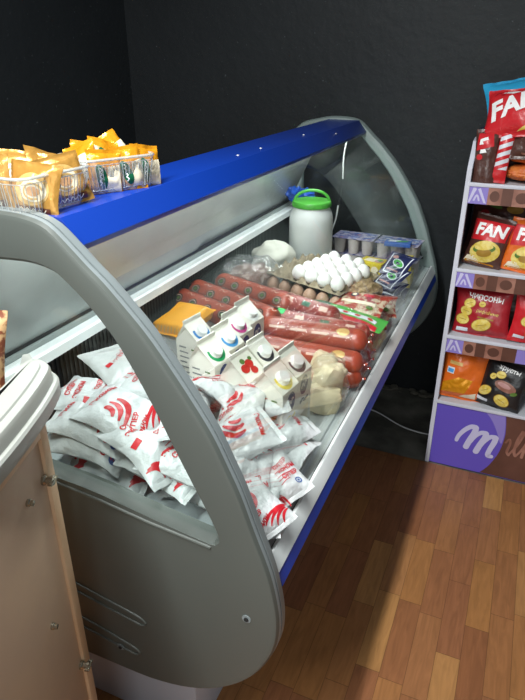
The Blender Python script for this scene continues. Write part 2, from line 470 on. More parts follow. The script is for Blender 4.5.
def end_panel(ya, yb, m_face, m_rim, HOLE):
    mb = MB(); n = len(OUT); h = len(HOLE)
    cen = Vector((-.66, .75))
    def ins(p, d):
        v = Vector(p)-cen
        return tuple(Vector(p)-v.normalized()*d)
    # rim rings from the front face edge over a rounded bevel to the back
    seq = [(ya, .012, m_face), (ya+.003, .005, m_face), (ya+.010, .001, m_face), (ya+.0175, 0, m_rim), (ya+.0185, .004, 'groove'), (ya+.021, .004, m_rim), (ya+.0215, 0, m_rim), (yb-.006, 0, m_rim), (yb-.001, .004, m_rim), (yb, .012, m_rim)]
    rings = []
    k = {}
    for y, d, m in seq:
        rings.append([mb.bm.verts.new((ins(p, d)[0], y, ins(p, d)[1])) for p in OUT])
    for j in range(len(seq)-1):
        mi = mb.mi(seq[j+1][2] if seq[j+1][2] != m_face or j < 2 else m_face)
        for i in range(n):
            f = mb.bm.faces.new((rings[j][i], rings[j+1][i], rings[j+1][(i+1) % n], rings[j][(i+1) % n])); f.material_index = mi
    hr = []
    for y, d in ((ya, .006), (ya+.006, 0), (yb-.004, 0), (yb, .004)):
        hr.append([mb.bm.verts.new((ins(p, -d)[0] if d else p[0], y, ins(p, -d)[1] if d else p[1])) for p in HOLE])
    for j in range(3):
        for i in range(h):
            f = mb.bm.faces.new((hr[j][i], hr[j][(i+1) % h], hr[j+1][(i+1) % h], hr[j+1][i])); f.material_index = mb.mi(m_face)
    for outer, inner in ((rings[0], hr[0]), (rings[-1], hr[-1])):
        es = []
        for ring in (outer, inner):
            for i in range(len(ring)):
                a, b = ring[i], ring[(i+1) % len(ring)]
                e = mb.bm.edges.get((a, b)) or mb.bm.edges.new((a, b)); es.append(e)
        r = bmesh.ops.triangle_fill(mb.bm, edges=es, use_beauty=True)
        for f in r['geom']:
            if isinstance(f, bmesh.types.BMFace): f.material_index = mb.mi(m_face)
    bmesh.ops.recalc_face_normals(mb.bm, faces=mb.bm.faces[:])
    return mb
near = part(end_panel(Y0, Y0+.042, 'grey_plastic', 'grey_rim', HOLE), 'end_panel', 30)
far = part(end_panel(Y1, Y1+.042, 'far_plastic', 'far_plastic', HOLE_FAR), 'end_panel', 30)
# raised lip round the window of the near panel, its sill and two moulded slots, and the screws
mb = MB(); s = plane_surf((0, Y0, 0), (1, 0, 0), (0, 0, 1))
def ridge(path, r, m='grey_plastic', y=Y0): mb.tube([(p[0], y, p[1]) for p in path], r, m, 8)
ridge([(-.40, .768), (-.53, .781), (-.634, .797), (-.73, .807), (-.90, .823)], .0035)
part(mb, 'window_sill', parent=case)
for pts in ([(-.92, .575), (-.70, .532), (-.60, .513), (-.572, .505), (-.564, .494), (-.575, .487), (-.60, .490), (-.70, .508), (-.92, .548)],
            [(-.92, .462), (-.72, .432), (-.63, .412), (-.596, .402), (-.590, .391), (-.602, .384), (-.63, .388), (-.72, .402), (-.92, .434)]):
    mb = MB(); ridge(smooth_path(pts, 4), .0028); part(mb, 'moulded_slot')
for x, z in ((-.332, .62), (-.639, .388)):
    mb = MB()
    mb.tube([(x, Y0+.002, z), (x, Y0-.0015, z)], .009, 'grey_rim', 14); mb.tube([(x, Y0-.001, z), (x, Y0-.004, z)], .0045, 'rubber', 10)
    part(mb, 'screw')
for y, nm, HH in ((Y0+.024, 'side_glass', HOLE), (Y1+.02, 'side_glass', HOLE_FAR)):
    mb = MB(); cen = Vector((-.64, .95))
    poly = [tuple(Vector(p)+(Vector(p)-cen).normalized()*.006) for p in HH]
    mb.prism(poly, 'y', y, y+.004, 'side_glass'); part(mb, nm)
# blue top
mb = MB()
mb.prism([(-.80, 1.317), (-.80, 1.323), (-.668, 1.323), (-.634, 1.281), (-.640, 1.270), (-.646, 1.274), (-.672, 1.312)], 'y', Y0+.043, Y1-.001, 'blue_paint', .0015, 2)
top = part(mb, 'blue_top', 25)
for y in (1.47, 1.62, 1.98, 2.2):
    mb = MB(); x = -.70 if y < 2 else -.655
    z = 1.323 if x < -.668 else 1.323-(x+.668)*1.25
    mb.T = Matrix.Translation((x, y, z)); mb.lathe([(.0035, 0), (.0035, .0012), (.002, .002)], 'cap_white', 10); part(mb, 'rivet')
# underside strut
mb = MB(); mb.box((-.795, Y0+.043, 1.285), (-.65, Y1-.001, 1.30), 'white_body'); part(mb, 'top_beam')
# curved front glass
G = smooth_path([(-.648, 1.268), (-.60, 1.236), (-.56, 1.20), (-.522, 1.157), (-.482, 1.105), (-.442, 1.047), (-.408, .99), (-.382, .935), (-.358, .878), (-.336, .815), (-.312, .755)], 4)
mb = MB()
def gl(u, v):
    k = u*(len(G)-1); i = min(int(k), len(G)-2); t = k-i
    return (G[i][0]*(1-t)+G[i+1][0]*t, Y0+.045+v*(Y1-Y0-.047), G[i][1]*(1-t)+G[i+1][1]*t)
mb.grid(gl, 40, 2, 'front_glass')
g = part(mb, 'front_glass')
so = g.modifiers.new('s', 'SOLIDIFY'); so.thickness = .004
# deck, ridge, lip, fascia
DZ = .735
mb = MB()
mb.prism([(-.93, DZ-.02), (-.93, DZ), (-.352, DZ), (-.349, DZ+.005), (-.338, DZ+.005), (-.335, DZ), (-.312, DZ), (-.312, DZ-.02)], 'y', Y0+.043, Y1-.001, 'deck_metal')
part(mb, 'deck', 25)
mb = MB(); mb.prism([(-.310, DZ-.02), (-.310, DZ+.008), (-.303, DZ+.010), (-.301, DZ+.008), (-.286, .713), (-.294, .711)], 'y', Y0+.043, Y1+.0, 'white_metal'); part(mb, 'front_lip', 25)
mb = MB(); mb.box((-.3115, Y0+.043, DZ-.015), (-.3105, Y1, DZ+.0085), 'rubber'); part(mb, 'glass_gasket')
mb = MB(); mb.prism([(-.300, .712), (-.287, .7125), (-.278, .684), (-.288, .67), (-.33, .665), (-.33, .70)], 'y', Y0+.043, Y1-.001, 'blue_fascia'); part(mb, 'blue_fascia', 25)
# tub under the deck, body and plinth
mb = MB(); mb.prism([(-.93, .71), (-.33, .66), (-.56, .36), (-.95, .34)], 'y', Y0+.05, Y1-.005, 'black_inner'); part(mb, 'tub')
mb = MB(); mb.box((-.95, .80, 0), (-.520, Y1-.03, .352), 'white_body', .002); part(mb, 'plinth')
# back wall of the well, ribbed, the rail and the sliding doors
mb = MB(); mb.box((-.955, Y0+.043, .70), (-.935, Y1-.001, .965), 'black_inner')
for i in range(120):
    y = Y0+.055+i*.015
    mb.box((-.935, y, DZ+.03), (-.931, y+.005, .93), 'black_inner')
part(mb, 'well_back')
mb = MB(); mb.prism([(-.93, .945), (-.90, .945), (-.90, .968), (-.905, .972), (-.93, .972)], 'y', Y0+.043, Y1-.001, 'white_metal', .001); part(mb, 'rear_rail', 25)
mb = MB(); mb.prism([(-.955, .966), (-.931, .966), (-.931, .982), (-.935, .984), (-.955, .984)], 'y', Y0+.043, Y1-.001, 'rail_grey'); part(mb, 'door_track', 25)
mb = MB(); mb.box((-.95, Y0+.043, .983), (-.938, Y1-.001, .992), 'rubber'); part(mb, 'door_gasket')
def door(ya, yb, dx):
    mb = MB()
    mb.prism([(-.946+dx, .99), (-.946+dx+.005, .99), (-.80+dx+.005, 1.29), (-.80+dx, 1.29)], 'y', ya, yb, 'door_panel')
    part(mb, 'sliding_door')
door(Y0+.045, 1.66, .0); door(1.62, Y1-.03, -.008)

# white cord hanging behind the front glass
mb = MB()
mb.tube(smooth_path([(-.670, 2.42, 1.279), (-.683, 2.425, 1.20), (-.684, 2.43, 1.11)]), .0032, 'cord_white', 6)
mb.tube(smooth_path([(-.684, 2.43, 1.11), (-.690, 2.43, 1.04), (-.697, 2.43, 1.0)]), .003, 'rubber', 6)
mb.tube(smooth_path([(-.697, 2.43, 1.0), (-.705, 2.43, .94), (-.722, 2.43, .885), (-.735, 2.43, .84)]), .0032, 'cord_white', 6)
tag(mb.build('hanging_cord'), 'thin white cord hanging inside the case by the far glass end', 'cord')

# ================================================================== wooden counter at the left
ctr = thing('counter', 'wooden counter with thick white moulded worktop edge and bare panel side', 'counter', (-.75, .45, 0))
off = Vector((-.75, .45, 0))
def cpart(mb, name, sharp=38): 
    bmesh.ops.translate(mb.bm, verts=mb.bm.verts[:], vec=-off); return mb.build(name, ctr, sharp)
OL = smooth_path([(-.712, .655), (-.695, .672), (-.668, .672), (-.642, .655), (-.622, .62), (-.602, .575), (-.578, .51), (-.556, .44), (-.535, .36), (-.52, .27), (-.51, .15)], 4)
IL = smooth_path([(-.515-.12, .15), (-.63, .30), (-.64, .42), (-.655, .53), (-.675, .60), (-.700, .640)], 3)
WT = OL+IL
WS = -1; NO = len(OL)
mb = MB(); n = len(WT)
cx_ = Vector((-.612, .43))
def shrink(p, d, i):
    a = Vector(WT[(i-1) % n]); b = Vector(WT[(i+1) % n]); t = (b-a).normalized(); nn = Vector((t.y, -t.x))
    if (Vector(p)+nn*.001-cx_).length > (Vector(p)-cx_).length and False: nn = -nn
    return Vector(p)-nn*d*(WS if 2 < i < NO else 0)
rg = []
prof = [(.012, 1.052), (.002, 1.053), (.0, 1.057), (.0, 1.078), (.003, 1.082), (.008, 1.083), (.009, 1.086), (.010, 1.100), (.013, 1.105), (.018, 1.107), (.024, 1.107), (.026, 1.110), (.03, 1.111)]
for d, z in prof: rg.append([mb.bm.verts.new((*shrink(p, d, i), z)) for i, p in enumerate(WT)])
k = mb.mi('worktop')
for j in range(len(rg)-1):
    for i in range(n): mb.bm.faces.new((rg[j][i], rg[j][(i+1) % n], rg[j+1][(i+1) % n], rg[j+1][i]))
mb.bm.faces.new(rg[0]); mb.bm.faces.new(rg[-1])
bmesh.ops.recalc_face_normals(mb.bm, faces=mb.bm.faces[:])
cpart(mb, 'worktop', 28)
D = Vector((.30, -.954, 0)); Nn = Vector((-.954, -.30, 0)); P0 = Vector((-.628, .597, 0))
Tm = Matrix(((D.x, Nn.x, 0, P0.x), (D.y, Nn.y, 0, P0.y), (0, 0, 1, 0), (0, 0, 0, 1)))
def cbox(a, b, m, name, bev=.001):
    mb = MB(); mb.T = Tm; mb.box(a, b, m, bev); bmesh.ops.recalc_face_normals(mb.bm, faces=mb.bm.faces[:]); return cpart(mb, name)
cbox((0, 0, 0), (.022, .30, 1.05), 'wood', 'end_board')
cbox((.022, .006, 0), (.52, .022, 1.02), 'wood_panel', 'back_panel')
cbox((.022, 0, 1.02), (.52, .05, 1.05), 'wood', 'top_rail')
cbox((.022, .022, 1.0), (.45, .28, 1.02), 'wood', 'inner_shelf')
for t, z, big in ((.03, .945, 1), (.085, .945, 0), (.092, .685, 0), (.028, .50, 1)):
    mb = MB(); mb.T = Tm @ Matrix.Translation((t, .006, z)) @ Matrix.Rotation(R(90), 4, 'X')
    if big:
        mb.lathe([(.0085, 0), (.0085, .004), (.006, .006), (.006, .012), (.008, .013), (.008, .018), (.003, .019)], 'steel', 14)
        mb.box((-.012, -.002, .012), (.012, .002, .02), 'steel')
    else: mb.lathe([(.006, 0), (.006, .004), (.0045, .005), (.0045, .010), (.0015, .011)], 'steel', 12)
    cpart(mb, 'connector_bolt' if big else 'dowel')
mb = MB()
p = Pouch(.13, .19, .05, 3, crump=.006).mesh(mb, 'snack'); p.mesh(mb, 'snack')
o = tag(mb.build('snack_packet', weld=True), 'clear packet of brown nut snacks standing at the left edge of the counter', 'packet')
pose(o, (-.742, .565, 1.125), (82, 8, 30))

# ================================================================== clear crates on the blue top
def crate(name, label, L, Wd, H):
    mb = MB(); per = 200
    def pt(a, z):
        # rounded rectangle with taper and fine vertical ribs
        t = z/H; hl, hw, r = L/2*(.90+.10*t), Wd/2*(.90+.10*t), .022
        seg = [(hl-r)*2, (hw-r)*2]; q = math.pi*r/2
        tot = 2*(seg[0]+seg[1])+4*q; d = a*tot
        parts = [(seg[0], 0), (q, 1), (seg[1], 0), (q, 1), (seg[0], 0), (q, 1), (seg[1], 0), (q, 1)]
        cs = [(hl-r, hw-r), (-(hl-r), hw-r), (-(hl-r), -(hw-r)), (hl-r, -(hw-r))]
        k = 0
        while k < 7 and d > parts[k][0]: d -= parts[k][0]; k += 1
        rib = .0014*math.sin(a*tot/.0035) if t < .86 else 0
        if parts[k][1] == 0:
            side = k//2
            nrm = [(0, -1), (1, 0), (0, 1), (-1, 0)][side]; st = [(-(hl-r), -hw), (hl, -(hw-r)), (hl-r, hw), (-hl, hw-r)][side]
            dr = [(1, 0), (0, 1), (-1, 0), (0, -1)][side]
            x, y = st[0]+dr[0]*d, st[1]+dr[1]*d
        else:
            ci = k//2; c = [(hl-r, -(hw-r)), (hl-r, hw-r), (-(hl-r), hw-r), (-(hl-r), -(hw-r))][ci]
            an = -math.pi/2+ci*math.pi/2+d/r; nrm = (math.cos(an), math.sin(an)); x, y = c[0]+r*nrm[0], c[1]+r*nrm[1]
        return (x+nrm[0]*rib, y+nrm[1]*rib, z)
    zs = [0, .004, .015, H*.3, H*.5, H*.7, H*.86, H*.93, H]
    for j in range(len(zs)-1):
        mb.grid(lambda u, v, j=j: pt(min(u, .9999), zs[j]+(zs[j+1]-zs[j])*v), per, 1, 'crate_plastic')
    base = mb.build(name, None, 80, weld=True)
    tag(base, label, 'crate')
    m2 = MB(); m2.prism([pt(i/40+.0001, .002)[:2] for i in range(40)], 'z', .001, .003, 'crate_plastic'); m2.build('crate_floor', base)
    m4 = MB()
    for i in range(72):
        a = (i+.5)/72; m4.tube([pt(a, .006), pt(a, H*.84)], .00075, 'crate_edge', 5, cap=False)
    for z_ in (.006, H*.86): m4.tube([pt(min((i % 60)/60, .9999), z_) for i in range(61)], .0009, 'crate_edge', 5, cap=False)
    m4.build('crate_ribs', base)
    m3 = MB(); loop = [pt(min((i % 60)/60, .9999), H) for i in range(61)]; m3.tube(loop, .0026, 'crate_edge', 8, cap=False); m3.build('crate_rim', base)
    return base
c1 = crate('clear_crate', 'clear ribbed plastic crate with gold sachets at the near end of the blue top', .165, .15, .06)
pose(c1, (-.772, .792, 1.324), (0, 0, 87))
c2 = crate('clear_crate', 'clear ribbed plastic crate with orange sachets, farther along the blue top', .155, .125, .06)
pose(c2, (-.752, .985, 1.324), (0, 0, 66))

def gold_sachet(seed, body, inner):
    p = Pouch(.105, .100, .024, seed, seal=.008, crump=.008, freq=22); mb = MB(); p.mesh(mb, body, 22, 24)
    S = p.S
    mb.decal(ell(0, .0, .036, .030), 'gold_light', S, .0006, mx=.006)
    mb.decal(ell(.004, -.002, .028, .021), 'cream', S, .0011, mx=.006)
    mb.decal(ell(.004, -.004, .014, .009), 'tan', S, .0016)
    mb.decal(stroke(arc(.004, -.004, .02, .014, 20, 300), .0035), 'gold_light', S, .0018)
    mb.decal([(-.038, -.044), (.038, -.044), (.038, -.032), (-.038, -.032)], 'coffee_brown', S, .0012)
    mb.decal(stroke(smooth_path([(-.03+.006*i, -.038+.003*(-1)**i) for i in range(11)], 3), .0018), 'cream', S, .0018)
    return mb.build('coffee_sachet', weld=False)
def orange_sachet(seed):
    p = Pouch(.068, .088, .022, seed, seal=.008, crump=.008, freq=24); mb = MB(); p.mesh(mb, 'orange_foil', 20, 24)
    S = p.S
    mb.decal([(-.031, -.036), (.0, -.036), (.005, .01), (-.031, .02)], 'tan', S, .0011, mx=.004)
    mb.decal([(.0, -.036), (.031, -.036), (.031, .015), (.005, .01)], 'cream', S, .0011, mx=.004)
    mb.decal(ell(-.010, -.008, .011, .024, 15), 'dark_green', S, .0018, mx=.006)
    mb.decal(stroke(smooth_path([(-.014+.002*(i % 2)*2, -.024+.004*i) for i in range(9)], 3), .0022), 'white_ink', S, .0025)
    return mb.build('coffee_sachet', weld=False)
gs = gold_sachet(1, 'gold', 0); gs2 = gold_sachet(5, 'gold', 0)
GS = [  # x, y, z, rx, ry, rz, label
 (-.725, .757, 1.360, 74, 6, 12, 'gold coffee sachet with cream cup picture at the crate corner nearest the end panel'),
 (-.725, .822, 1.363, 72, -8, 66, 'gold coffee sachet facing the front wall of the near crate'),
 (-.80, .738, 1.366, 76, -10, 4, 'gold coffee sachet at the left edge of the picture'),
 (-.80, .80, 1.373, 54, 8, 30, 'gold coffee sachet sticking up crumpled in the middle of the near crate'),
 (-.77, .845, 1.367, 62, 22, 75, 'gold coffee sachet leaning at the far end of the near crate')]
for i, (x, y, z, a, b, c, lb) in enumerate(GS):
    o = gs if i == 0 else (gs2 if i == 1 else dup(gs if i % 2 == 0 else gs2)); tag(o, lb, 'sachet', 'gold coffee sachets in the near crate'); pose(o, (x, y, z), (a, b, c), .86)
os_ = orange_sachet(2); os2 = orange_sachet(8)
OS = [
 (-.722, .937, 1.362, 78, 4, 52, 'orange sachet with green badge at the near front corner of the far crate'),
 (-.704, .985, 1.364, 76, -4, 62, 'orange sachet with green badge behind the front wall of the far crate'),
 (-.692, 1.030, 1.362, 74, 8, 66, 'orange sachet at the right front corner of the far crate'),
 (-.775, .94, 1.374, 60, -18, 20, 'orange sachet poking out highest to the left of the far crate'),
 (-.752, .985, 1.380, 54, 14, 60, 'orange sachet lying over the middle of the far crate'),
 (-.765, 1.03, 1.384, 52, -20, 72, 'orange sachet rising at the back of the far crate'),
 (-.80, .985, 1.368, 69, 10, 40, 'orange sachet at the wall side of the far crate')]
for i, (x, y, z, a, b, c, lb) in enumerate(OS):
    o = os_ if i == 0 else (os2 if i == 1 else dup(os_ if i % 2 == 0 else os2)); tag(o, lb, 'sachet', 'orange sachets in the far crate'); pose(o, (x, y, z-.003), (a, b, c), .95)

# ================================================================== white packs with red print
def white_pack(seed, style, bend=(0, 0), w=.135, l=.19, t=.05):
    p = Pouch(w, l, t, seed, crump=.016, bend=bend, freq=13, pinch=.12); mb = MB(); p.mesh(mb, 'paper_white', 38, 50)
    S = p.S; r = random.Random(seed)
    for side in (1, -1):
        S = lambda x, y, o=0, sd=side: p.S(x, y, o, sd)
        def leafs(cx, cy, n_, a0, a1, r0, dr, wd):
            for k in range(n_):
                pts = arc(cx-.006*k, cy-.004*k, r0*1.3+dr*k*1.15, r0*.9+dr*k*.62, a0-7*k, a1-9*k); m_ = len(pts)
                mb.decal(stroke(pts, [.001+wd*math.sin(math.pi*min(1, (.08+.92*q/m_)))**.8 for q in range(m_)]), 'print_red', S, .0012, mx=.006)
        def words(x, y, rot, rows, sz=.0155):
            c_, s_ = math.cos(R(rot+90)), math.sin(R(rot+90))
            for k, t_ in enumerate(rows):
                mb.decal(flat_text(t_, sz, 0, .0006), 'print_red', S, .0015, (x-c_*k*sz*1.25, y-s_*k*sz*1.25), rot)
        if style == 0:      # two fans of red arcs
            leafs(-.07, -.095, 5, 15, 75, .035, .014, .006)
            leafs(.065, .09, 4, 185, 262, .040, .015, .007)
            words(-.012, .03, -12, ['ЭКОНОМ', 'СУПЕР'])
            words(.02, -.045, 35, ['СУПЕР', 'ЭКОНОМ'])
            mb.decal([(-.058, .05), (-.035, .058), (-.040, .072), (-.062, .064)], 'print_red', S, .0012)
        elif style == 1:    # words, a red bar and blue rings
            words(-.012, .055, 12, ['СУПЕР', 'ЭКОНОМ'], .017)
            words(.028, .0, 12, ['СУПЕР', 'ЭКОНОМ', 'СУПЕР'])
            mb.decal([(-.055, -.012), (-.034, -.008), (-.037, .006), (-.058, .002)], 'print_red', S, .0012)
            mb.decal(stroke(arc(.045, -.06, .007, .007, 0, 360), .003), 'print_blue', S, .0012)
            mb.decal(ell(.045, -.06, .003, .003), 'print_blue', S, .0012)
            leafs(-.07, -.085, 3, 5, 80, .030, .013, .005)
            for k in range(3): mb.decal(stroke([(-.005, -.038-.008*k), (.030, -.032-.008*k)], .0014), 'print_red', S, .0012)
            leafs(.06, .10, 2, 190, 255, .03, .012, .005)
        else:               # broad red leaves
            leafs(-.055, .02, 3, -60, 35, .022, .020, .012)
            leafs(.07, -.09, 4, 100, 170, .03, .014, .006)
            words(.005, .062, -14, ['Эконом'], .018); words(-.03, -.045, 20, ['СУПЕР', 'эконом'])
            mb.decal(ell(-.05, -.072, .007, .007), 'print_blue', S, .0012)
    seal_lines(mb, p, 'paper_grey')
    return mb.build('frozen_food_pack')
WP = [white_pack(11, 0, (2, .6)), white_pack(12, 1, (2, -.5)), white_pack(13, 2, (1, 1)), white_pack(14, 0, (-1, 1)), white_pack(15, 1, (2, 1.5)), white_pack(16, 2, (3, .8))]
grp = 'white packs with red print piled in the near end of the case'
PK = [  # variant, x, y, z, rx, ry, rz, scale, label
 # bottom layer
 (0, -.70, .845, .765, 4, 0, 90, 1, 'white pack with red striped arcs at the bottom left, just above the panel sill'),
 (2, -.47, .850, .765, 0, 4, 82, 1, 'white pack at the bottom right corner of the window in the end panel'),
 (1, -.83, 1.02, .765, 0, 0, 20, 1, 'white pack at the bottom back by the black well wall'),
 (4, -.62, 1.00, .765, 0, 0, 70, 1, 'white pack buried low in the middle of the heap'),
 (3, -.375, .835, .770, 10, -14, 15, .85, 'white pack with two broad red arcs lying lowest by the front lip'),
 (0, -.375, .98, .772, 8, -22, -8, .85, 'white pack with red lines leaning on the front of the deck'),
 # second layer
 (1, -.56, .835, .812, 6, 3, 80, 1, 'white pack with a red word, second from the bottom in the end panel window'),
 (2, -.76, .84, .815, 8, -4, 98, 1, 'white pack at the left of the second layer beside the wooden counter'),
 (3, -.41, .875, .818, 16, 14, 20, .85, 'white pack with a broad red leaf shape above the lip'),
 (5, -.40, 1.01, .818, 14, 10, -25, .85, 'white pack with small red letters facing the front glass'),
 (4, -.60, 1.04, .815, 0, 0, 40, 1, 'white pack under the cartons at the back of the heap'),
 (0, -.78, 1.06, .815, 0, 0, 75, 1, 'white pack in the shade at the back of the heap'),
 # third layer
 (4, -.60, .83, .858, 14, 0, 72, 1, 'white pack with red letters, third from the bottom in the end panel window'),
 (5, -.75, .85, .860, 10, -4, 94, 1, 'white pack with a blue ring mark at the left of the heap'),
 (2, -.44, .90, .862, 22, 20, -30, .85, 'white pack with one pointed flap in front of the cartons'),
 (1, -.46, 1.03, .862, 26, 8, -60, .82, 'white pack crushed against the strawberry carton'),
 (0, -.66, 1.02, .864, 0, 6, 65, 1, 'white pack in the middle of the heap next to the curved rim'),
 # top
 (5, -.68, .860, .888, 12, -4, 84, 1.0, 'big curved white pack on top of the heap in the end panel window'),
 (1, -.555, .90, .892, 10, 20, 35, .9, 'white pack with red lettering standing on edge behind the curved rim'),
 (3, -.53, 1.02, .888, 6, 14, 70, .85, 'white pack lying flat on top next to the milk cartons'),
 (2, -.36, .80, .800, 16, -16, 60, .72, 'small white pack with broad red leaves squeezed between rim and lip'),
 (0, -.52, .83, .835, 8, 4, 96, .9, 'white pack with red arcs in the middle of the end panel window'),
 (4, -.365, .905, .800, 20, -24, 50, .75, 'small crumpled white pack with red letters between the two lowest packs at the lip'),
 (2, -.47, .985, .885, 18, -14, 10, .8, 'white pack whose folded corner points to the cheese bag'),
 (1, -.66, .965, .905, 6, 4, 100, .9, 'white pack with red words behind the big curved pack near the well wall'),
 (4, -.79, .90, .880, 10, -8, 96, .92, 'white pack with a red bar at the back left of the heap'),
]
seen = set()
for v, x, y, z, a, b, c, sc, lb in PK:
    o = WP[v] if v not in seen else dup(WP[v]); seen.add(v)
    tag(o, lb, 'food pack', grp); pose(o, (x, y, z), (a, b, c), sc)
# grey translucent pack on top at the back
p = Pouch(.15, .19, .05, 31, crump=.012, freq=16); mb = MB(); p.mesh(mb, 'paper_grey')
mb.decal([(-.045, -.02), (-.025, -.014), (-.029, .0), (-.049, -.006)], 'print_red', p.S, .0012)
for k_ in range(3): mb.decal(flat_text('СУПЕР', .013), 'print_red', p.S, .0012, (.0+.02*k_, .0+.014*k_), 18)
o = tag(mb.build('frozen_food_pack'), 'greyish half clear pack with a red strip, topmost at the back of the heap', 'food pack', grp); pose(o, (-.80, 1.01, .905), (10, 0, 66), .85)

# ================================================================== milk cartons
def carton(ring, pic=None, capcol='cap_white', bands=None):
    """gable-top carton: ridge along Y, screw cap on the +X slope"""
    w, H, h, q, D = .0375, .178, .042, -.012, .0350
    mb = MB(); m = 'carton_white'
    vs = [(-w,-D,0),(w,-D,0),(w,D,0),(-w,D,0),(-w,-D,H),(w,-D,H),(w,D,H),(-w,D,H),(q-.001,-D+.001,H+h),(q-.001,D-.001,H+h),(q+.001,D-.001,H+h),(q+.001,-D+.001,H+h), (q,-D*.6,H+h*.72), (q,D*.6,H+h*.72)]
    fs = [(0,3,2,1),(0,1,5,4),(1,2,6,5),(2,3,7,6),(3,0,4,7),(5,6,10,11),(7,4,8,9),(4,5,12),(5,11,12),(4,12,8),(6,7,13),(6,13,10),(7,9,13)]
    mb.add(vs, fs, m)
    mb.box((q-.0015, -D+.0005, H+h-.002), (q+.0015, D-.0005, H+h+.011), m)
    side = plane_surf((w, 0, 0), (0, 1, 0), (0, 0, 1)); front = plane_surf((0, -D, 0), (1, 0, 0), (0, 0, 1))
    sl = plane_surf((w, 0, H), (0, 1, 0), (q-w, 0, h))       # slope, y upward along the slope
    mb.decal(ell(0, .146, .018, .024, -12), 'logo_blue', side, .0005)
    mb.decal(stroke(smooth_path([(-.012, .140), (-.006, .152), (0, .142), (.005, .154), (.012, .150)]), .0035), 'white_ink', side, .001)
    mb.decal(stroke(smooth_path([(-.018, .105), (-.006, .110), (.006, .104), (.02, .110)]), .008), ring, side, .0005)
    mb.decal([(-.02, .03), (.02, .03), (.024, .09), (-.024, .085)], bands or 'cream', side, .0005)
    for k in range(9):
        y = .158-.014*k
        mb.decal([(-.028, y), (-.006+.006*(k % 3), y), (-.006+.006*(k % 3), y+.004), (-.028, y+.004)], 'carton_text', front, .0005)
        mb.decal([(.010, y-.002), (.024, y-.002), (.024, y+.002), (.010, y+.002)], 'leaf' if k % 3 == 0 else 'carton_text', front, .0005)
    if pic:
        for a, b, r, mm in ((-.012, .030, .013, 'berry'), (.008, .036, .013, 'berry'), (.010, .018, .011, 'berry'), (-.006, .048, .008, 'leaf'), (.02, .046, .006, 'leaf')):
            mb.decal(ell(a, b, r, r*.85), mm, sl, .0008)
    body = mb.build('milk_carton', None, 25)
    if not pic:
        m3 = MB(); pts = arc(0, .028, .0225, .021, 150, 390, 18)
        m3.decal(stroke(pts, [.0095-.006*abs(i/18-.5) for i in range(19)]), ring, sl, .0008); m3.build('cap_ring', body)
        m2 = MB(); qq = sl(0, .030); nrm = Vector((h, 0, w-q)).normalized()
        m2.T = Matrix.Translation(qq) @ nrm.to_track_quat('Z', 'Y').to_matrix().to_4x4()
        m2.lathe([(.0175, 0), (.0175, .002), (.0152, .003), (.0150, .010), (.0142, .0115), (.004, .0118)], capcol, 26); m2.build('screw_cap', body)
    return body
CT = [('ring_blue', None, -.700, 1.205, -9, 'milk carton with blue cap ring standing alone left of the row'),
      ('ring_green', None, -.612, 1.115, -9, 'milk carton with green cap ring, nearest of the row of four'),
      ('ring_sky', None, -.618, 1.198, -9, 'milk carton with light blue cap ring, second of the row of four'),
      ('ring_pink', None, -.632, 1.282, -9, 'milk carton with pink cap ring, third of the row of four'),
      ('cap_white', None, -.636, 1.366, -9, 'milk carton with all white cap, farthest of the row of four'),
      ('berry', 1, -.508, 1.075, -10, 'carton with strawberries on its sloping top'),
      ('ring_black', None, -.506, 1.160, -9, 'milk carton with black cap ring behind the strawberry carton'),
      ('ring_yellow', None, -.420, 1.055, -9, 'milk carton with yellow cap ring nearest the front glass'),
      ('ring_black', None, -.420, 1.140, -9, 'milk carton with black cap ring beside the bag of cheese')]
for ring, pic, x, y, rz, lb in CT:
    o = carton(ring, pic); tag(o, lb, 'milk carton', 'milk cartons in the display case'); pose(o, (x, y, DZ), (0, 0, rz))

# yellow wrapped block
p = Pouch(.135, .155, .045, 41, crump=.003, seal=.01, freq=9); mb = MB()
p.prof = lambda x, y: (min(1., 6*max(0, 1-abs(x)/(.0675)))**.5*min(1., 6*max(0, 1-abs(y)/.0675))**.5, abs(y)/.0675)
p.mesh(mb, 'cheese_yellow', 30, 34)
for k in range(8): mb.decal(stroke([(-.05+.014*k, -.07), (-.048+.014*k, -.061)], .004), 'gold_light', p.S, .0012)
o = tag(mb.build('cheese_block'), 'yellow foil wrapped block behind the milk cartons at the back of the case', 'food block'); pose(o, (-.842, 1.375, .868), (14, -6, -14))
# clear bag holding it up: two more blocks beneath, hidden in the pile
mb = MB(); mb.box((-.90, 1.30, DZ), (-.78, 1.47, .84), 'paper_grey', .008)
tag(mb.build('food_block'), 'pale box under the yellow foil wrapped block', 'food block')

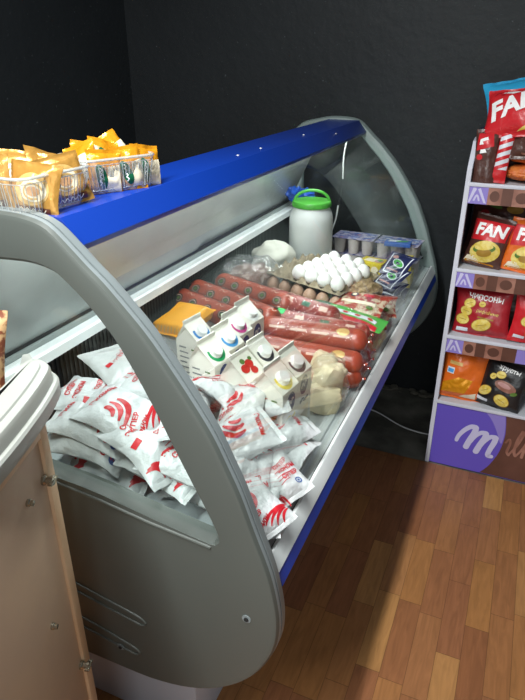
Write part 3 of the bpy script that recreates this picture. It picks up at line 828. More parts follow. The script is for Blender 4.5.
# ================================================================== sausages
def sausage(name, L, r, m, style, seed, label, loc, rot, group):
    mb = MB(); n = 40
    prof = []
    for i in range(n+1):
        t = i/n; x = (t-.5)*L; e = min(x+L/2, L/2-x)/(r*.9)
        rr = r*math.sqrt(max(0.0, 1-(1-min(1, e))**2)) if e < 1 else r
        prof.append((max(rr, .004)*(1+.02*noise.noise(Vector((x*20, seed, 0)))), x))
    mb.lathe(prof, m, 26, axis='x')
    def S(x, y, o=0):
        a = y/r; rr = r*1.012+o
        return Vector((x, -rr*math.sin(-a), rr*math.cos(a))) if False else Vector((x, rr*math.sin(a), rr*math.cos(a)))
    if style == 0:
        for k in range(5):
            x = (k-2)*L/5.6
            for yy in (-.035, .02):
                xx = x+(.02 if yy > 0 else 0)
                mb.decal(ell(xx, yy, .016, .014, 20), 'sausage_label', S, .0006, mx=.006)
                mb.decal(ell(xx, yy, .006, .004, 30), 'leaf', S, .0012, mx=.006)
                mb.decal(stroke(arc(xx, yy, .0115, .0095, 0, 360), .0018), 'sausage_print', S, .0013)
            mb.decal(stroke(smooth_path([(x+.022, -.012), (x+.03, -.004), (x+.04, -.012), (x+.05, -.006)], 4), .002), 'sausage_print', S, .001)
    elif style == 1:
        for k in range(4): mb.decal(stroke([(-L*.4+k*L*.2, -.035), (-L*.4+k*L*.2+L*.15, -.033)], .007), 'sausage_print', S, .0006, mx=.01)
        mb.decal(ell(L*.28, -.02, .018, .012), 'gold_light', S, .0008, mx=.006)
    else:
        for k in range(4):
            x = (k-1.5)*L/4.4
            mb.decal([(x-.016, -.03), (x+.012, -.03), (x+.012, -.014), (x-.016, -.014)], 'sausage_print' if k % 2 else 'dark_green', S, .0006, mx=.008)
            mb.decal(stroke(smooth_path([(x-.018, .0), (x-.006, .008), (x+.006, .0), (x+.018, .008)], 4), .0026), 'sausage_print', S, .001)
    o = mb.build(name, None, 50)
    for s_ in (-1, 1):
        c = MB(); c.tube([(s_*(L/2-.003), 0, 0), (s_*(L/2+.001), 0, 0), (s_*(L/2+.003), 0, .001), (s_*(L/2+.009), .002, .002)], [.006, .0032, .0025, .005], m, 10)
        c.tube([(s_*(L/2+.0015), 0, 0), (s_*(L/2+.0035), 0, 0)], .0034, 'clip_metal', 10); c.build('tied_end', o)
    tag(o, label, 'sausage', group); pose(o, loc, rot); return o
gL = 'unwrapped orange-brown sausages at the back'; gR = 'film wrapped sausages at the front'
sausage('sausage', .34, .036, 'sausage', 0, 1, 'orange-brown sausage nearest the yellow block', (-.800, 1.490, .858), (0, 3, -16), gL)
sausage('sausage', .37, .037, 'sausage', 0, 2, 'orange-brown sausage with round dark emblems, middle of the three at the back', (-.772, 1.562, .862), (0, 3, -17), gL)
sausage('sausage', .33, .036, 'sausage', 0, 3, 'orange-brown sausage with round dark emblems, touching the meat bag', (-.748, 1.675, .860), (0, 2, -17), gL)
sausage('sausage', .27, .030, 'sausage_red', 2, 4, 'dark pink wrapped sausage lying just under the egg trays', (-.572, 1.640, .858), (0, 3, -13), gL)
sausage('sausage', .31, .034, 'sausage', 1, 5, 'thick orange sausage in clear film, topmost of the front group', (-.475, 1.478, .848), (0, 1, 4), gR)
sausage('sausage', .34, .030, 'sausage_red', 2, 6, 'pinkish sausage with labels behind the topmost orange one', (-.500, 1.555, .840), (0, 1, 0), gR)
sausage('sausage', .31, .033, 'sausage', 1, 7, 'orange sausage behind the pale cheese, lowest of the front group', (-.468, 1.418, .812), (0, 2, 3), gR)
sausage('sausage', .30, .030, 'sausage', 1, 8, 'short orange sausage end peeping out beside the cheese bag', (-.462, 1.410, .768), (0, 0, 2), gR)
# lower layer that carries them
for i, (x, y, rz) in enumerate(((-.75, 1.50, -14), (-.75, 1.575, -15), (-.745, 1.65, -15), (-.74, 1.725, -15))):
    sausage('sausage', .32, .034, 'sausage', 1, 20+i, 'orange-brown sausage in the lower layer at the back, %s from the cartons' % ('first', 'second', 'third', 'fourth')[i], (x, y, DZ+.035), (0, 0, rz), gL)
for i, (x, y, rz) in enumerate(((-.475, 1.475, 3), (-.48, 1.540, 2), (-.49, 1.605, 0))):
    sausage('sausage', .32, .030, 'sausage_red', 2, 30+i, 'pink wrapped sausage in the lower front layer, %s from the cheese bag' % ('first', 'second', 'third')[i], (x, y, DZ+.031), (0, 0, rz), gR)
# film over the front group
mb = MB()
def film(u, v):
    x = -.64+u*.335; y = 1.39+v*.21
    zz = .887+.006*math.sin(v*9)-.10*max(0, (u-.88)/.12)**2*1.0-.05*max(0, (.06-v)/.06)
    zz += .007*noise.noise(Vector((x*24, y*24, 4)))+.005*abs(noise.noise(Vector((x*55, y*30, 2))))
    return (x, y, zz+.012*(v-.5))
mb.grid(film, 50, 36, 'film')
tag(mb.build('plastic_film'), 'clear crinkled plastic film over the front sausages', 'plastic film')
# bright green price tag
mb = MB(); mb.box((-.014, -.010, 0), (.014, .010, .0012), 'green_tag'); mb.decal(stroke([(-.008, .003), (.007, .004)], .002), 'dark_green', plane_surf((0, 0, .0012), (1, 0, 0), (0, 1, 0)), .0003)
o = tag(mb.build('price_tag'), 'bright green price tag stuck on the pinkish sausage', 'price tag'); pose(o, (-.605, 1.548, .871), (25, 0, -8))

# green topped pack and red-brown packs by the lip
def flat_pack(name, w, l, t, seed, m, label, loc, rot, deco, group=None, cat='food pack', sc=1):
    p = Pouch(w, l, t, seed, crump=.003, seal=.008, freq=18); mb = MB(); p.mesh(mb, m, 22, 26)
    deco(mb, p.S); o = tag(mb.build(name), label, cat, group); pose(o, loc, rot, sc); return o
def d_green(mb, S):
    mb.decal([(-.05, -.12), (-.03, -.12), (-.03, .12), (-.05, .12)], 'print_red', S, .001)
    mb.decal([(-.022, -.11), (-.002, -.11), (-.002, .08), (-.022, .06)], 'label_white', S, .001)
    mb.decal([(.0, .05), (.045, .05), (.045, .12), (.0, .12)], 'dark_green', S, .001)
    for k in range(5): mb.decal(ell(-.012, -.09+.04*k, .007, .009), 'berry', S, .0018)
    mb.decal(ell(-.03, .085, .010, .012), 'ring_sky', S, .0018)
flat_pack('wiener_pack', .10, .27, .04, 51, 'pack_green', 'long green and white sausage pack between sausages and egg trays', (-.445, 1.668, .836), (6, 0, 86), d_green)
def d_redp(mb, S):
    mb.decal([(-.06, -.03), (.06, -.03), (.06, -.015), (-.06, -.015)], 'cream', S, .001)
    mb.decal(ell(-.03, .02, .014, .014), 'navy', S, .001); mb.decal(ell(-.03, .02, .008, .008), 'cream', S, .0016)
    mb.decal(ell(.02, .022, .020, .012), 'pkt_bright_red', S, .001); mb.decal(ell(.045, -.04, .012, .008), 'leaf', S, .0012)
flat_pack('meat_pack', .17, .13, .035, 52, 'pack_red', 'flat red-brown meat pack with a dark round mark by the front lip', (-.415, 1.770, .845), (10, 0, -6), d_redp, 'red-brown meat packs')
flat_pack('meat_pack', .16, .13, .035, 53, 'pack_red', 'red-brown meat pack under the navy packs', (-.40, 1.89, .80), (12, 4, 12), d_redp, 'red-brown meat packs')
flat_pack('meat_pack', .17, .14, .04, 54, 'pack_red', 'red-brown meat pack at the bottom, half under the green pack', (-.405, 1.78, .79), (0, 0, 4), d_redp, 'red-brown meat packs')
flat_pack('meat_pack', .20, .12, .04, 55, 'pack_red', 'red-brown meat pack flat on the deck under the green pack', (-.44, 1.68, .775), (0, 0, 4), d_redp, 'red-brown meat packs')

# ================================================================== bag of cheese pieces by the lip
bag = thing('cheese_bag', 'clear bag with pale yellow cheese pieces standing by the front lip', 'bag', (-.372, 1.285, DZ))
for (x, y, z, a, b, c, sx, sy, sz) in ((.0, -.025, .040, 8, 10, 20, .045, .022, .040), (-.01, .03, .045, -12, 6, -15, .042, .020, .045), (.01, .0, .098, 20, 14, 60, .036, .020, .034), (-.025, .045, .105, -10, 20, 10, .034, .018, .030)):
    mb = MB(); mb.T = Matrix.Translation((x, y, z)) @ Euler((R(a), R(b), R(c))).to_matrix().to_4x4(); mb.ellipsoid((0, 0, 0), (sx*1.1, sy*1.15, sz*1.1), 'cheese_pale', 26, 18, lambda d: (1/max(.55, (abs(d.x)**5+abs(d.y)**5+abs(d.z)**5)**.2))*.85*(1+.10*noise.noise(d*3+Vector((x*50, 0, 0))))); mb.build('cheese_piece', bag)
mb = MB(); mb.ellipsoid((0, .005, .070), (.052, .066, .080), 'film_bag', 36, 28, lambda d: 1+.14*noise.noise(d*3.1)+.06*abs(noise.noise(d*8))); mb.build('plastic_wrap', bag)

# ================================================================== plastic bags at the back
mb = MB()
mb.ellipsoid((0, 0, 0), (.10, .085, .05), 'meat_brown', 30, 20, lambda d: 1+.25*noise.noise(d*2.3))
mbag = tag(mb.build('meat_bag'), 'crumpled clear bag of brown meat between rail and egg trays', 'bag'); pose(mbag, (-.835, 1.855, .850), (0, 0, 50), .85)
mb = MB(); mb.ellipsoid((-.02, 0, .01), (.145, .10, .075), 'film_thick', 44, 30, lambda d: 1+.22*noise.noise(d*2.7+Vector((3, 1, 0)))+.14*abs(noise.noise(d*7))); mb.build('plastic_wrap', mbag)
mb = MB(); mb.ellipsoid((0, 0, 0), (.085, .075, .065), 'bread_white', 40, 28, lambda d: 1+.16*noise.noise(d*2.2+Vector((0, 5, 0)))+.06*abs(noise.noise(d*6)))
o = tag(mb.build('white_bag'), 'knotted white plastic bag against the back, left of the big jug', 'bag'); pose(o, (-.850, 2.10, .850))
mb = MB(); mb.box((-.92, 1.80, DZ), (-.80, 2.17, .80), 'paper_grey', .01); tag(mb.build('food_carton'), 'low pale carton under the meat bag and the white bag', 'carton')

# ================================================================== jug with green lid
jug = thing('plastic_jug', 'big white plastic jug with green lid and carrying handle', 'jug', (-.762, 2.275, DZ))
mb = MB(); Rj = .088
mb.lathe([(.070, 0), (.078, .004), (Rj, .014), (Rj, .225), (Rj*.985, .245), (Rj*.93, .265), (.074, .280), (.072, .286), (.072, .300)], 'jug_plastic', 44)
mb.build('jug_body', jug, 60)
mb = MB(); mb.lathe([(.074, .288), (.077, .290), (.077, .306), (.074, .310), (.040, .311), (.002, .311)], 'lid_green', 44)
for i in range(44):
    a = 2*math.pi*i/44; mb.box((math.cos(a)*.077-.001, math.sin(a)*.077-.001, .291), (math.cos(a)*.077+.001, math.sin(a)*.077+.001, .304), 'lid_green')
mb.build('screw_lid', jug, 40)
mb = MB()
mb.tube([(x*math.cos(R(20)), x*math.sin(R(20)), .302+z) for x, z in arc(0, 0, .070, .048, 0, 180, 20)], .006, 'lid_green', 10); mb.build('lid_handle', jug)
mb = MB(); mb.ellipsoid((0, 0, 0), (.04, .035, .028), 'bag_blue', 22, 16, lambda d: 1+.4*noise.noise(d*3))
mb.ellipsoid((-.06, .01, .0), (.032, .03, .03), 'bag_blue', 22, 16, lambda d: 1+.5*noise.noise(d*3.3))
mb.lathe([(.004, -.31), (.05, -.305), (.06, -.10), (.035, -.02)], 'jug_plastic', 20)
o = tag(mb.build('canister'), 'pale canister with crumpled blue cap standing behind the big jug', 'canister'); pose(o, (-.842, 2.43, 1.03))

# ================================================================== egg trays
def tray(nx, ny, p, label, loc, rot, clip=None):
    mb = MB(); A = .011
    W, Hh = nx*p, ny*p
    def f(u, v):
        x, y = (u-.5)*W, (v-.5)*Hh
        cx, cy = math.cos(2*math.pi*(u*nx-.5)), math.cos(2*math.pi*(v*ny-.5))
        z = -A*(cx+cy)
        z = z+.004*max(0, -cx-cy-1.0)
        e = min(u, 1-u)*nx, min(v, 1-v)*ny
        if min(e) < .12: z = .0+.004*noise.noise(Vector((x*30, y*30, 1)))-.006
        return (x, y, z+.0015*noise.noise(Vector((x*60, y*60, 2))))
    mb.grid(f, nx*10, ny*10, 'tray_pulp')
    o = mb.build('egg_tray', None, 60); so = o.modifiers.new('s', 'SOLIDIFY'); so.thickness = .0022
    tag(o, label, 'egg tray', 'cardboard egg trays'); pose(o, loc, rot); return o
PCH = .0525; RZ = -17
def eggs_on(tl, rot, cells, m, zoff, labels, group, p=PCH, nx=6, ny=5):
    mb = MB()
    mb.ellipsoid((0, 0, 0), (.0235, .0235, .0265), m, 20, 16, lambda d: 1)
    for v in mb.bm.verts:
        k = 1-.14*(v.co.z/.0275); v.co.x *= k; v.co.y *= k
    first = mb.build('egg', weld=True); E = Euler([R(a) for a in rot]).to_matrix()
    for i, (cx, cy) in enumerate(cells):
        o = first if i == 0 else first.copy()
        if i: col.objects.link(o)
        q = Vector(tl)+E @ Vector(((cx+.5-nx/2)*p, (cy+.5-ny/2)*p, zoff))
        pose(o, q, (rot[0]+random.uniform(-7, 7), rot[1]+random.uniform(-7, 7), 0)); tag(o, labels(cx, cy), 'egg', group)
TL = (-.595, 1.925, .878); TR = (0, 2, RZ)
tray(6, 5, PCH, 'grey-brown egg tray holding the white eggs, left third empty', TL, TR)
nm = ['nearest', 'second', 'third', 'fourth', 'farthest']; cn = {2: 'first', 3: 'second', 4: 'third', 5: 'rightmost'}
cells = [(cx, cy) for cy in range(5) for cx in (2, 3, 4, 5) if not (cy == 4 and cx == 5)]
eggs_on(TL, TR, cells, 'egg_white', .020, lambda a, b: 'white egg in the %s row of the upper tray, %s column from the empty pockets' % (nm[b], cn[a]), 'white eggs in the upper tray')
TL2 = (-.592, 1.905, .818); TR2 = (0, 2, RZ)
tray(6, 5, PCH, 'lower egg tray with brown eggs under the tray of white eggs', TL2, TR2)
cb = [(cx, 0) for cx in range(6)]+[(5, cy) for cy in range(1, 4)]
fn = ['leftmost', 'second', 'third', 'fourth', 'fifth', 'sixth']
eggs_on(TL2, TR2, cb, 'egg_brown', .018, lambda a, b: ('brown egg in the near row of the lower tray, %s from the left' % fn[a]) if b == 0 else 'brown egg on the right side of the lower tray, %s from the near corner' % fn[b], 'brown eggs in the lower tray')
mb = MB(); mb.box((-.155, -.135, 0), (.155, .135, .055), 'tray_pulp', .01)
o = tag(mb.build('cardboard_carton'), 'low brown carton under the egg trays', 'carton'); pose(o, (-.592, 1.915, DZ), (0, 0, RZ))
# brown lump modelled for the lower eggs' reflection in the glass
mb = MB()
mb.ellipsoid((0, 0, 0), (.045, .075, .026), 'reflected_brown', 40, 26, lambda d: 1+.35*noise.noise(d*3)+.12*abs(noise.noise(d*11)))
o = tag(mb.build('egg_reflection'), 'crumpled brown lump modelled for the reflection of the lower eggs, right corner of the egg trays', 'reflection'); pose(o, (-.425, 1.865, .850), (0, 24, -18))

# ================================================================== yoghurts, boxes and navy packs at the far end
def yoghurt(nx, label, loc, rot):
    p = .060; root = thing('yoghurt_pack', label, 'yoghurt pack', loc, rot, 'yoghurt multipacks')
    for i in range(nx):
        for j in range(2):
            mb = MB(); mb.T = Matrix.Translation(((i+.5-nx/2)*p, (j-.5)*p, 0))
            mb.lathe([(.019, 0), (.021, .002), (.0265, .060), (.0265, .066)], 'cup_grey', 18); mb.build('cup', root)
    mb = MB(); mb.box((-nx*p/2, -p, .066), (nx*p/2, p, .0675), 'lid_print'); s_ = plane_surf((0, 0, .0675), (1, 0, 0), (0, 1, 0))
    for i in range(nx):
        for j in range(2):
            x, y = (i+.5-nx/2)*p, (j-.5)*p
            mb.decal(stroke(smooth_path([(x-.018, y-.004), (x-.006, y+.008), (x+.004, y-.002), (x+.018, y+.008)], 4), .010), 'lid_blue', s_, .0005)
            mb.decal(ell(x+.008, y-.013, .009, .006), 'label_white' if (i+j) % 2 else 'navy_pic', s_, .0007)
            mb.decal(stroke([(x-.02, y+.017), (x+.012, y+.018)], .004), 'label_white', s_, .0007)
    mb.build('foil_lid', root)
    return root
yoghurt(3, 'yoghurt multipack with printed blue lid on top at the far end, beside the jug', (-.620, 2.465, DZ+.0685), (0, 0, -2))
yoghurt(3, 'lower yoghurt multipack standing on the deck beside the jug', (-.620, 2.470, DZ), (0, 0, -2))
yoghurt(3, 'yoghurt multipack at the far right corner of the case', (-.432, 2.452, DZ+.0685), (0, 0, -4))
yoghurt(3, 'lower yoghurt multipack at the far right corner of the case', (-.432, 2.455, DZ), (0, 0, -4))
def small_box(label, loc, rot, dims, m, deco):
    mb = MB(); a, b, c = dims; mb.box((-a, -b, 0), (a, b, c), m, .0015)
    deco(mb, a, b, c); o = tag(mb.build('food_box'), label, 'box', 'small boxes by the yoghurts'); pose(o, loc, rot)
def d_y(mb, a, b, c):
    t = plane_surf((0, 0, c), (1, 0, 0), (0, 1, 0)); f = plane_surf((0, -b, 0), (1, 0, 0), (0, 0, 1))
    mb.decal([(-a*.7, -b*.4), (a*.2, -b*.5), (a*.3, b*.5), (-a*.6, b*.6)], 'cream', t, .0005); mb.decal(ell(a*.5, 0, a*.35, b*.5), 'navy_pic', t, .0006)
    mb.decal(ell(a*.5, b*.2, a*.2, b*.3), 'print_green', t, .001)
    mb.decal([(-a*.8, c*.2), (a*.1, c*.2), (a*.1, c*.75), (-a*.8, c*.75)], 'navy', f, .0005); mb.decal(ell(a*.5, c*.5, a*.3, c*.3), 'cream', f, .0006)
small_box('small yellow box nearest the white eggs', (-.485, 2.225, DZ+.062), (0, 0, -12), (.050, .040, .05), 'box_yellow', d_y)
small_box('small yellow box with dark print behind the navy packs', (-.395, 2.315, DZ+.062), (0, 0, 4), (.045, .035, .05), 'box_yellow', d_y)
small_box('yellow box under the one nearest the white eggs', (-.48, 2.24, DZ), (0, 0, -10), (.05, .05, .06), 'box_yellow', d_y)
small_box('yellow box under the one behind the navy packs', (-.385, 2.30, DZ), (0, 0, 2), (.042, .05, .06), 'box_yellow', d_y)
def d_blue(mb, a, b, c):
    t = plane_surf((0, 0, c), (1, 0, 0), (0, 1, 0))
    mb.decal([(-a*.8, -b*.3), (a*.1, -b*.3), (a*.2, b*.7), (-a*.7, b*.6)], 'label_white', t, .0005); mb.decal(ell(a*.3, b*.1, a*.5, b*.3, 15), 'pack_green', t, .0008)
small_box('blue box with green stroke lying on the yoghurts', (-.425, 2.385, DZ+.1363), (0, 0, 3), (.052, .028, .016), 'lid_blue', d_blue)
def d_navy(mb, S):
    mb.decal(stroke([(-.035, -.045), (.035, -.050), (.042, .048), (-.038, .05), (-.035, -.045)], .005), 'label_white', S, .0008)
    mb.decal(ell(.004, .0, .026, .017, -25), 'label_white', S, .001); mb.decal(ell(.004, .0, .022, .013, -25), 'pack_green', S, .0016); mb.decal(ell(.004, -.002, .010, .006, -25), 'navy', S, .0022)
    mb.decal(ell(-.02, .026, .012, .009), 'navy_pic', S, .001); mb.decal(stroke([(-.028, -.032), (.02, -.036)], .006), 'navy_pic', S, .001)
flat_pack('snack_pack', .10, .115, .022, 61, 'navy', 'navy blue snack pack with green oval, topmost by the far corner of the lip', (-.375, 2.135, .868), (30, 6, -14), d_navy, 'navy blue snack packs')
flat_pack('snack_pack', .10, .115, .024, 62, 'navy', 'navy blue snack pack second from the top by the far corner', (-.385, 2.09, .832), (26, 4, -24), d_navy, 'navy blue snack packs')
flat_pack('snack_pack', .10, .115, .03, 63, 'navy', 'navy blue snack pack at the bottom next to the front lip', (-.385, 2.085, .795), (10, 2, -12), d_navy, 'navy blue snack packs')
flat_pack('snack_pack', .11, .13, .03, 64, 'navy', 'navy blue snack pack flat on the deck by the far corner', (-.385, 2.15, .758), (0, 2, 2), d_navy, 'navy blue snack packs')

# ================================================================== the snack rack
RX0, RX1, RY = -.186, .42, 2.20
rack = thing('snack_rack', 'purple and white cardboard-style snack rack with four shelves and a logo panel', 'rack', (.117, 2.37, 0))
off = Vector((.117, 2.37, 0))
def rpart(mb, name, sharp=35):
    bmesh.ops.translate(mb.bm, verts=mb.bm.verts[:], vec=-off); return mb.build(name, rack, sharp)
for x in (RX0, RX1-.016):
    mb = MB(); mb.prism([(RY, 0), (RY+.34, 0), (RY+.34, 1.32), (RY+.08, 1.295), (RY, 1.215)], 'x', x+.002, x+.014, 'rack_inner')
    mb.prism([(RY-.001, 0), (RY-.001, 1.215), (RY+.075, 1.297), (RY+.14, 1.303), (RY+.14, 1.288), (RY+.085, 1.282), (RY+.016, 1.208), (RY+.016, 0)], 'x', x, x+.018, 'rack_white', .001)
    rpart(mb, 'side_panel')
mb = MB(); mb.box((RX0+.014, RY+.326, 0), (RX1-.014, RY+.338, 1.30), 'rack_inner'); rpart(mb, 'back_panel')
SH = [.307, .596, .864, 1.170]
def strip(z):
    """printed shelf front hanging under the shelf edge"""
    mb = MB(); h = .058
    mb.box((RX0+.018, RY-.001, z-.012-h), (RX1-.018, RY+.006, z-.012), 'lilac')
    s_ = plane_surf((RX0+.018, RY-.001, z-.012-h), (1, 0, 0), (0, 0, 1))
    mb.decal([(.0, .004), (.006, .004), (.024, .050), (.020, .054), (.012, .054)], 'lilac_pale', s_, .0005)
    mb.decal([(.036, .054), (.060, .004), (.052, .004), (.028, .050)], 'lilac_pale', s_, .0005)
    mb.decal(stroke(smooth_path([(.018, .01), (.027, .03), (.036, .01)], 4), .006), 'lilac_pale', s_, .0006)
    x = .062
    for k, w in enumerate((.045, .035, .06, .05)):
        mb.decal([(x, 0), (x+w, 0), (x+w, h), (x, h)], ['choc_light', 'choc', 'choc_light', 'choc'][k], s_, .0004, mx=.02); x += w
        if k % 2 == 0: mb.decal(ell(x-w/2, h/2, w*.35, h*.32), 'choc', s_, .0008)
    rpart(mb, 'shelf_strip')
for z in SH:
    mb = MB(); mb.box((RX0+.014, RY+.004, z-.012), (RX1-.014, RY+.326, z), 'rack_shelf'); mb.box((RX0+.014, RY-.004, z-.012), (RX1-.014, RY+.006, z+.001), 'rack_white', .001); rpart(mb, 'shelf')
for z in SH[1:]: strip(z)
# bottom logo panel
mb = MB(); mb.box((RX0+.018, RY+.001, .004), (RX1-.018, RY+.012, SH[0]-.012), 'purple')
s_ = plane_surf((RX0+.018, RY+.001, 0), (1, 0, 0), (0, 0, 1)); Z1 = SH[0]-.014
mb.decal(smooth_path([(.205, .006), (.235, .05), (.262, .12), (.272, .19), (.270, .24), (.262, Z1)], 5)+[(.57, Z1), (.57, .006)], 'choc', s_, .0004, mx=.03)
mb.decal(smooth_path([(.188, Z1), (.215, .262), (.240, .215), (.262, .165), (.269, .19), (.268, .24), (.260, Z1)], 4), 'lilac', s_, .0008, mx=.03)
LO = [.0012]
def pen(pts, w, m='lilac_pale', cap=(1, 1)):
    q = smooth_path([(x_*.97+.004, z_+.026) for x_, z_ in pts], 6); n_ = len(q)
    ws = [w[0]+(w[1]-w[0])*i/(n_-1) for i in range(n_)]
    mb.decal(stroke(q, ws), m, s_, LO[0], mx=.01)
    for e, k in ((0, 0), (-1, 1)):
        if cap[k]: mb.decal(ell(q[e][0], q[e][1], ws[e]/2, ws[e]/2), m, s_, LO[0]+.00015, mx=.01)
    LO[0] += .0003
pen([(.094, .112), (.100, .135), (.118, .165), (.142, .188), (.160, .190)], (.015, .022))
pen([(.162, .188), (.160, .165), (.146, .125), (.136, .090)], (.023, .024))
pen([(.150, .115), (.165, .148), (.185, .170), (.203, .172)], (.012, .022))
pen([(.205, .170), (.203, .150), (.188, .110), (.178, .078)], (.023, .024))
pen([(.192, .105), (.205, .135), (.224, .160), (.242, .162)], (.012, .022))
pen([(.244, .160), (.242, .140), (.230, .100), (.226, .072), (.240, .070)], (.023, .018))
C2 = 'choc_light'
pen([(.285, .150), (.296, .168), (.302, .150), (.296, .110), (.304, .095)], (.008, .011), C2)
pen([(.306, .100), (.330, .150), (.345, .205), (.338, .215)], (.008, .010), C2)
pen([(.338, .212), (.326, .170), (.322, .120), (.330, .098)], (.010, .012), C2)
pen([(.334, .102), (.356, .150), (.372, .212)], (.008, .012), C2)
pen([(.368, .200), (.360, .150), (.354, .098)], (.012, .012), C2)
pen([(.360, .140), (.378, .158), (.388, .150)], (.008, .010), C2)
pen([(.364, .135), (.380, .112), (.396, .098)], (.010, .010), C2)
pen([(.438, .148), (.418, .155), (.408, .125), (.418, .100), (.436, .112)], (.010, .010), C2)
pen([(.442, .155), (.438, .120), (.446, .098), (.460, .105)], (.012, .008), C2)
rpart(mb, 'logo_panel')

def crisps(mb, S, spots):
    for x, y, rx, ry, a in spots:
        mb.decal(ell(x, y, rx*1.08, ry*1.1, a), 'crisp_rim', S, .0010, mx=.01)
        mb.decal(ell(x, y, rx, ry, a), 'crisp', S, .0018, mx=.01)
        mb.decal(stroke([(x-rx*.55*math.cos(R(a)), y-rx*.55*math.sin(R(a))), (x+rx*.55*math.cos(R(a)), y+rx*.55*math.sin(R(a)))], .002), 'crisp_rim', S, .0024)
def bagp(name, w, l, t, seed, m, deco, label, loc, rot, group=None, cat='snack bag', sc=1, crump=.011):
    p = Pouch(w, l, t, seed, crump=crump, seal=.012, freq=12); mb = MB(); p.mesh(mb, m, 26, 30); deco(mb, p.S); seal_lines(mb, p, m, 2)
    o = tag(mb.build(name), label, cat, group); pose(o, loc, rot, sc); return o
def d_redchips(mb, S):
    mb.decal(flat_text('ЧИПСОНЫ', .028, 0, .0008), 'white_ink', S, .0016, (.012, .060), -6)
    crisps(mb, S, [(-.055, .035, .025, .019, 20), (-.068, .0, .025, .020, -10), (-.080, -.038, .029, .022, -5), (.005, -.055, .040, .026, 12), (.0, .035, .014, .012, 0)])
    mb.decal(flat_text('рифлёные', .020, .2), 'crisp', S, .0014, (.025, .0), -8)
    mb.decal(stroke([(-.015, -.02), (.055, -.03)], .006), 'crisp_rim', S, .0014)
    mb.decal([(-.10, -.092), (-.05, -.092), (-.05, -.075), (-.10, -.075)], 'label_white', S, .0014)
bagp('crisp_bag', .235, .215, .07, 71, 'pkt_red', d_redchips, 'dark red crisp bag with yellow crisps, left on the third shelf from the top', (-.060, 2.262, .688), (78, -3, -4), 'red crisp bags', 'crisp bag', .88)
def d_redchips2(mb, S):
    crisps(mb, S, [(-.06, -.01, .028, .022, 30), (-.02, -.06, .036, .026, 10), (.01, .02, .026, .02, 0)])
    mb.decal(ell(-.02, .02, .02, .012, 20), 'leaf', S, .0026); mb.decal(ell(-.01, .055, .03, .012, 20), 'leaf', S, .0014)
    mb.decal([(-.10, -.088), (-.055, -.090), (-.055, -.078), (-.10, -.074)], 'label_white', S, .0014)
bagp('crisp_bag', .235, .215, .07, 72, 'pkt_bright_red', d_redchips2, 'bright red crisp bag, right on the third shelf from the top', (.146, 2.258, .690), (78, 4, 8), 'red crisp bags', 'crisp bag', .88)
bagp('crisp_bag', .235, .24, .06, 73, 'pkt_brown', lambda mb, S: mb.decal(ell(0, .06, .05, .02), 'leaf', S, .001), 'brown crisp bag standing behind the two red crisp bags', (.06, 2.39, .715), (80, 0, 0), None, 'crisp bag')
# bottom shelf
def d_orange(mb, S):
    mb.decal([(-.045, -.005), (-.075, -.005), (-.075, .022), (-.045, .022)], 'label_white', S, .0014)
    mb.decal([(-.048, -.0), (-.072, -.0), (-.072, .016), (-.048, .016)], 'ring_sky', S, .0020)
    mb.decal([(-.070, .035), (-.015, .035), (-.015, .050), (-.070, .050)], 'gold_light', S, .0014)
    mb.decal([(-.08, -.095), (.02, -.085), (.045, -.02), (-.02, -.015), (-.08, -.05)], 'orange_foil', S, .0010)
    mb.decal([(.035, .01), (.06, .035), (.045, .075), (.028, .045)], 'pkt_orange', S, .0012)
    mb.decal([(.0, -.105), (.07, -.105), (.07, -.075), (.02, -.09)], 'cream', S, .0012)
bagp('snack_bag', .190, .240, .07, 74, 'pkt_orange', d_orange, 'orange snack bag at the left end of the bottom shelf', (-.090, 2.262, .418), (78, 5, 4), None, 'snack bag', .93)
def d_black(mb, S):
    mb.decal(flat_text('хрусты', .026, 0, .0005), 'white_ink', S, .0016, (.012, .074), -4)
    crisps(mb, S, [(-.015, .045, .020, .015, 10), (-.06, -.04, .028, .02, 35), (.02, -.062, .032, .024, -15), (-.045, .03, .014, .012, 40)])
    mb.decal(ell(.018, .002, .048, .022, -8), 'choc_light', S, .0016); mb.decal(ell(.012, .006, .03, .010, -8), 'navy_pic', S, .0022); mb.decal(ell(.06, -.018, .015, .008, 20), 'leaf', S, .0024)
    mb.decal([(-.085, -.088), (-.035, -.092), (-.035, -.078), (-.085, -.073)], 'label_white', S, .0014)
bagp('snack_bag', .19, .215, .07, 75, 'pkt_black', d_black, 'black snack bag with yellow crisps and a dish, middle of the bottom shelf', (.060, 2.250, .402), (76, 6, -12), None, 'snack bag', .93)
bagp('snack_bag', .18, .23, .06, 76, 'pkt_black', d_black, 'black snack bag at the right end of the bottom shelf', (.26, 2.29, .412), (76, 0, 6), None, 'snack bag', .93)
# second shelf: red FAN bags
def d_fan(mb, S):
    mb.decal([(-.075, -.005), (.075, .012), (.075, .082), (-.075, .075)], 'pkt_bright_red', S, .0010, mx=.012)
    mb.decal(flat_text('FAN', .062, .15, .0025), 'white_ink', S, .0018, (.0, .042), 4)
    mb.decal(ell(.004, -.038, .060, .042, 15), 'crisp', S, .0012, mx=.01)
    mb.decal(ell(.004, -.043, .030, .016, 15), 'crisp_rim', S, .0018); mb.decal(ell(.0, -.028, .045, .018, 15), 'leaf', S, .0016); mb.decal(ell(-.002, -.022, .038, .012, 15), 'crisp', S, .0024)
    mb.decal([(-.07, -.09), (.0, -.09), (-.03, -.062), (-.06, -.066)], 'cream', S, .0012)
    mb.decal(stroke([(-.065, -.088), (.05, -.085)], .008), 'orange_foil', S, .0014)
bagp('crisp_bag', .150, .20, .065, 77, 'pkt_brown', d_fan, 'brown and red snack bag with FAN lettering, left on the second shelf', (-.080, 2.265, .955), (76, 7, -14), 'bags with FAN lettering on the second shelf', 'crisp bag', .93)
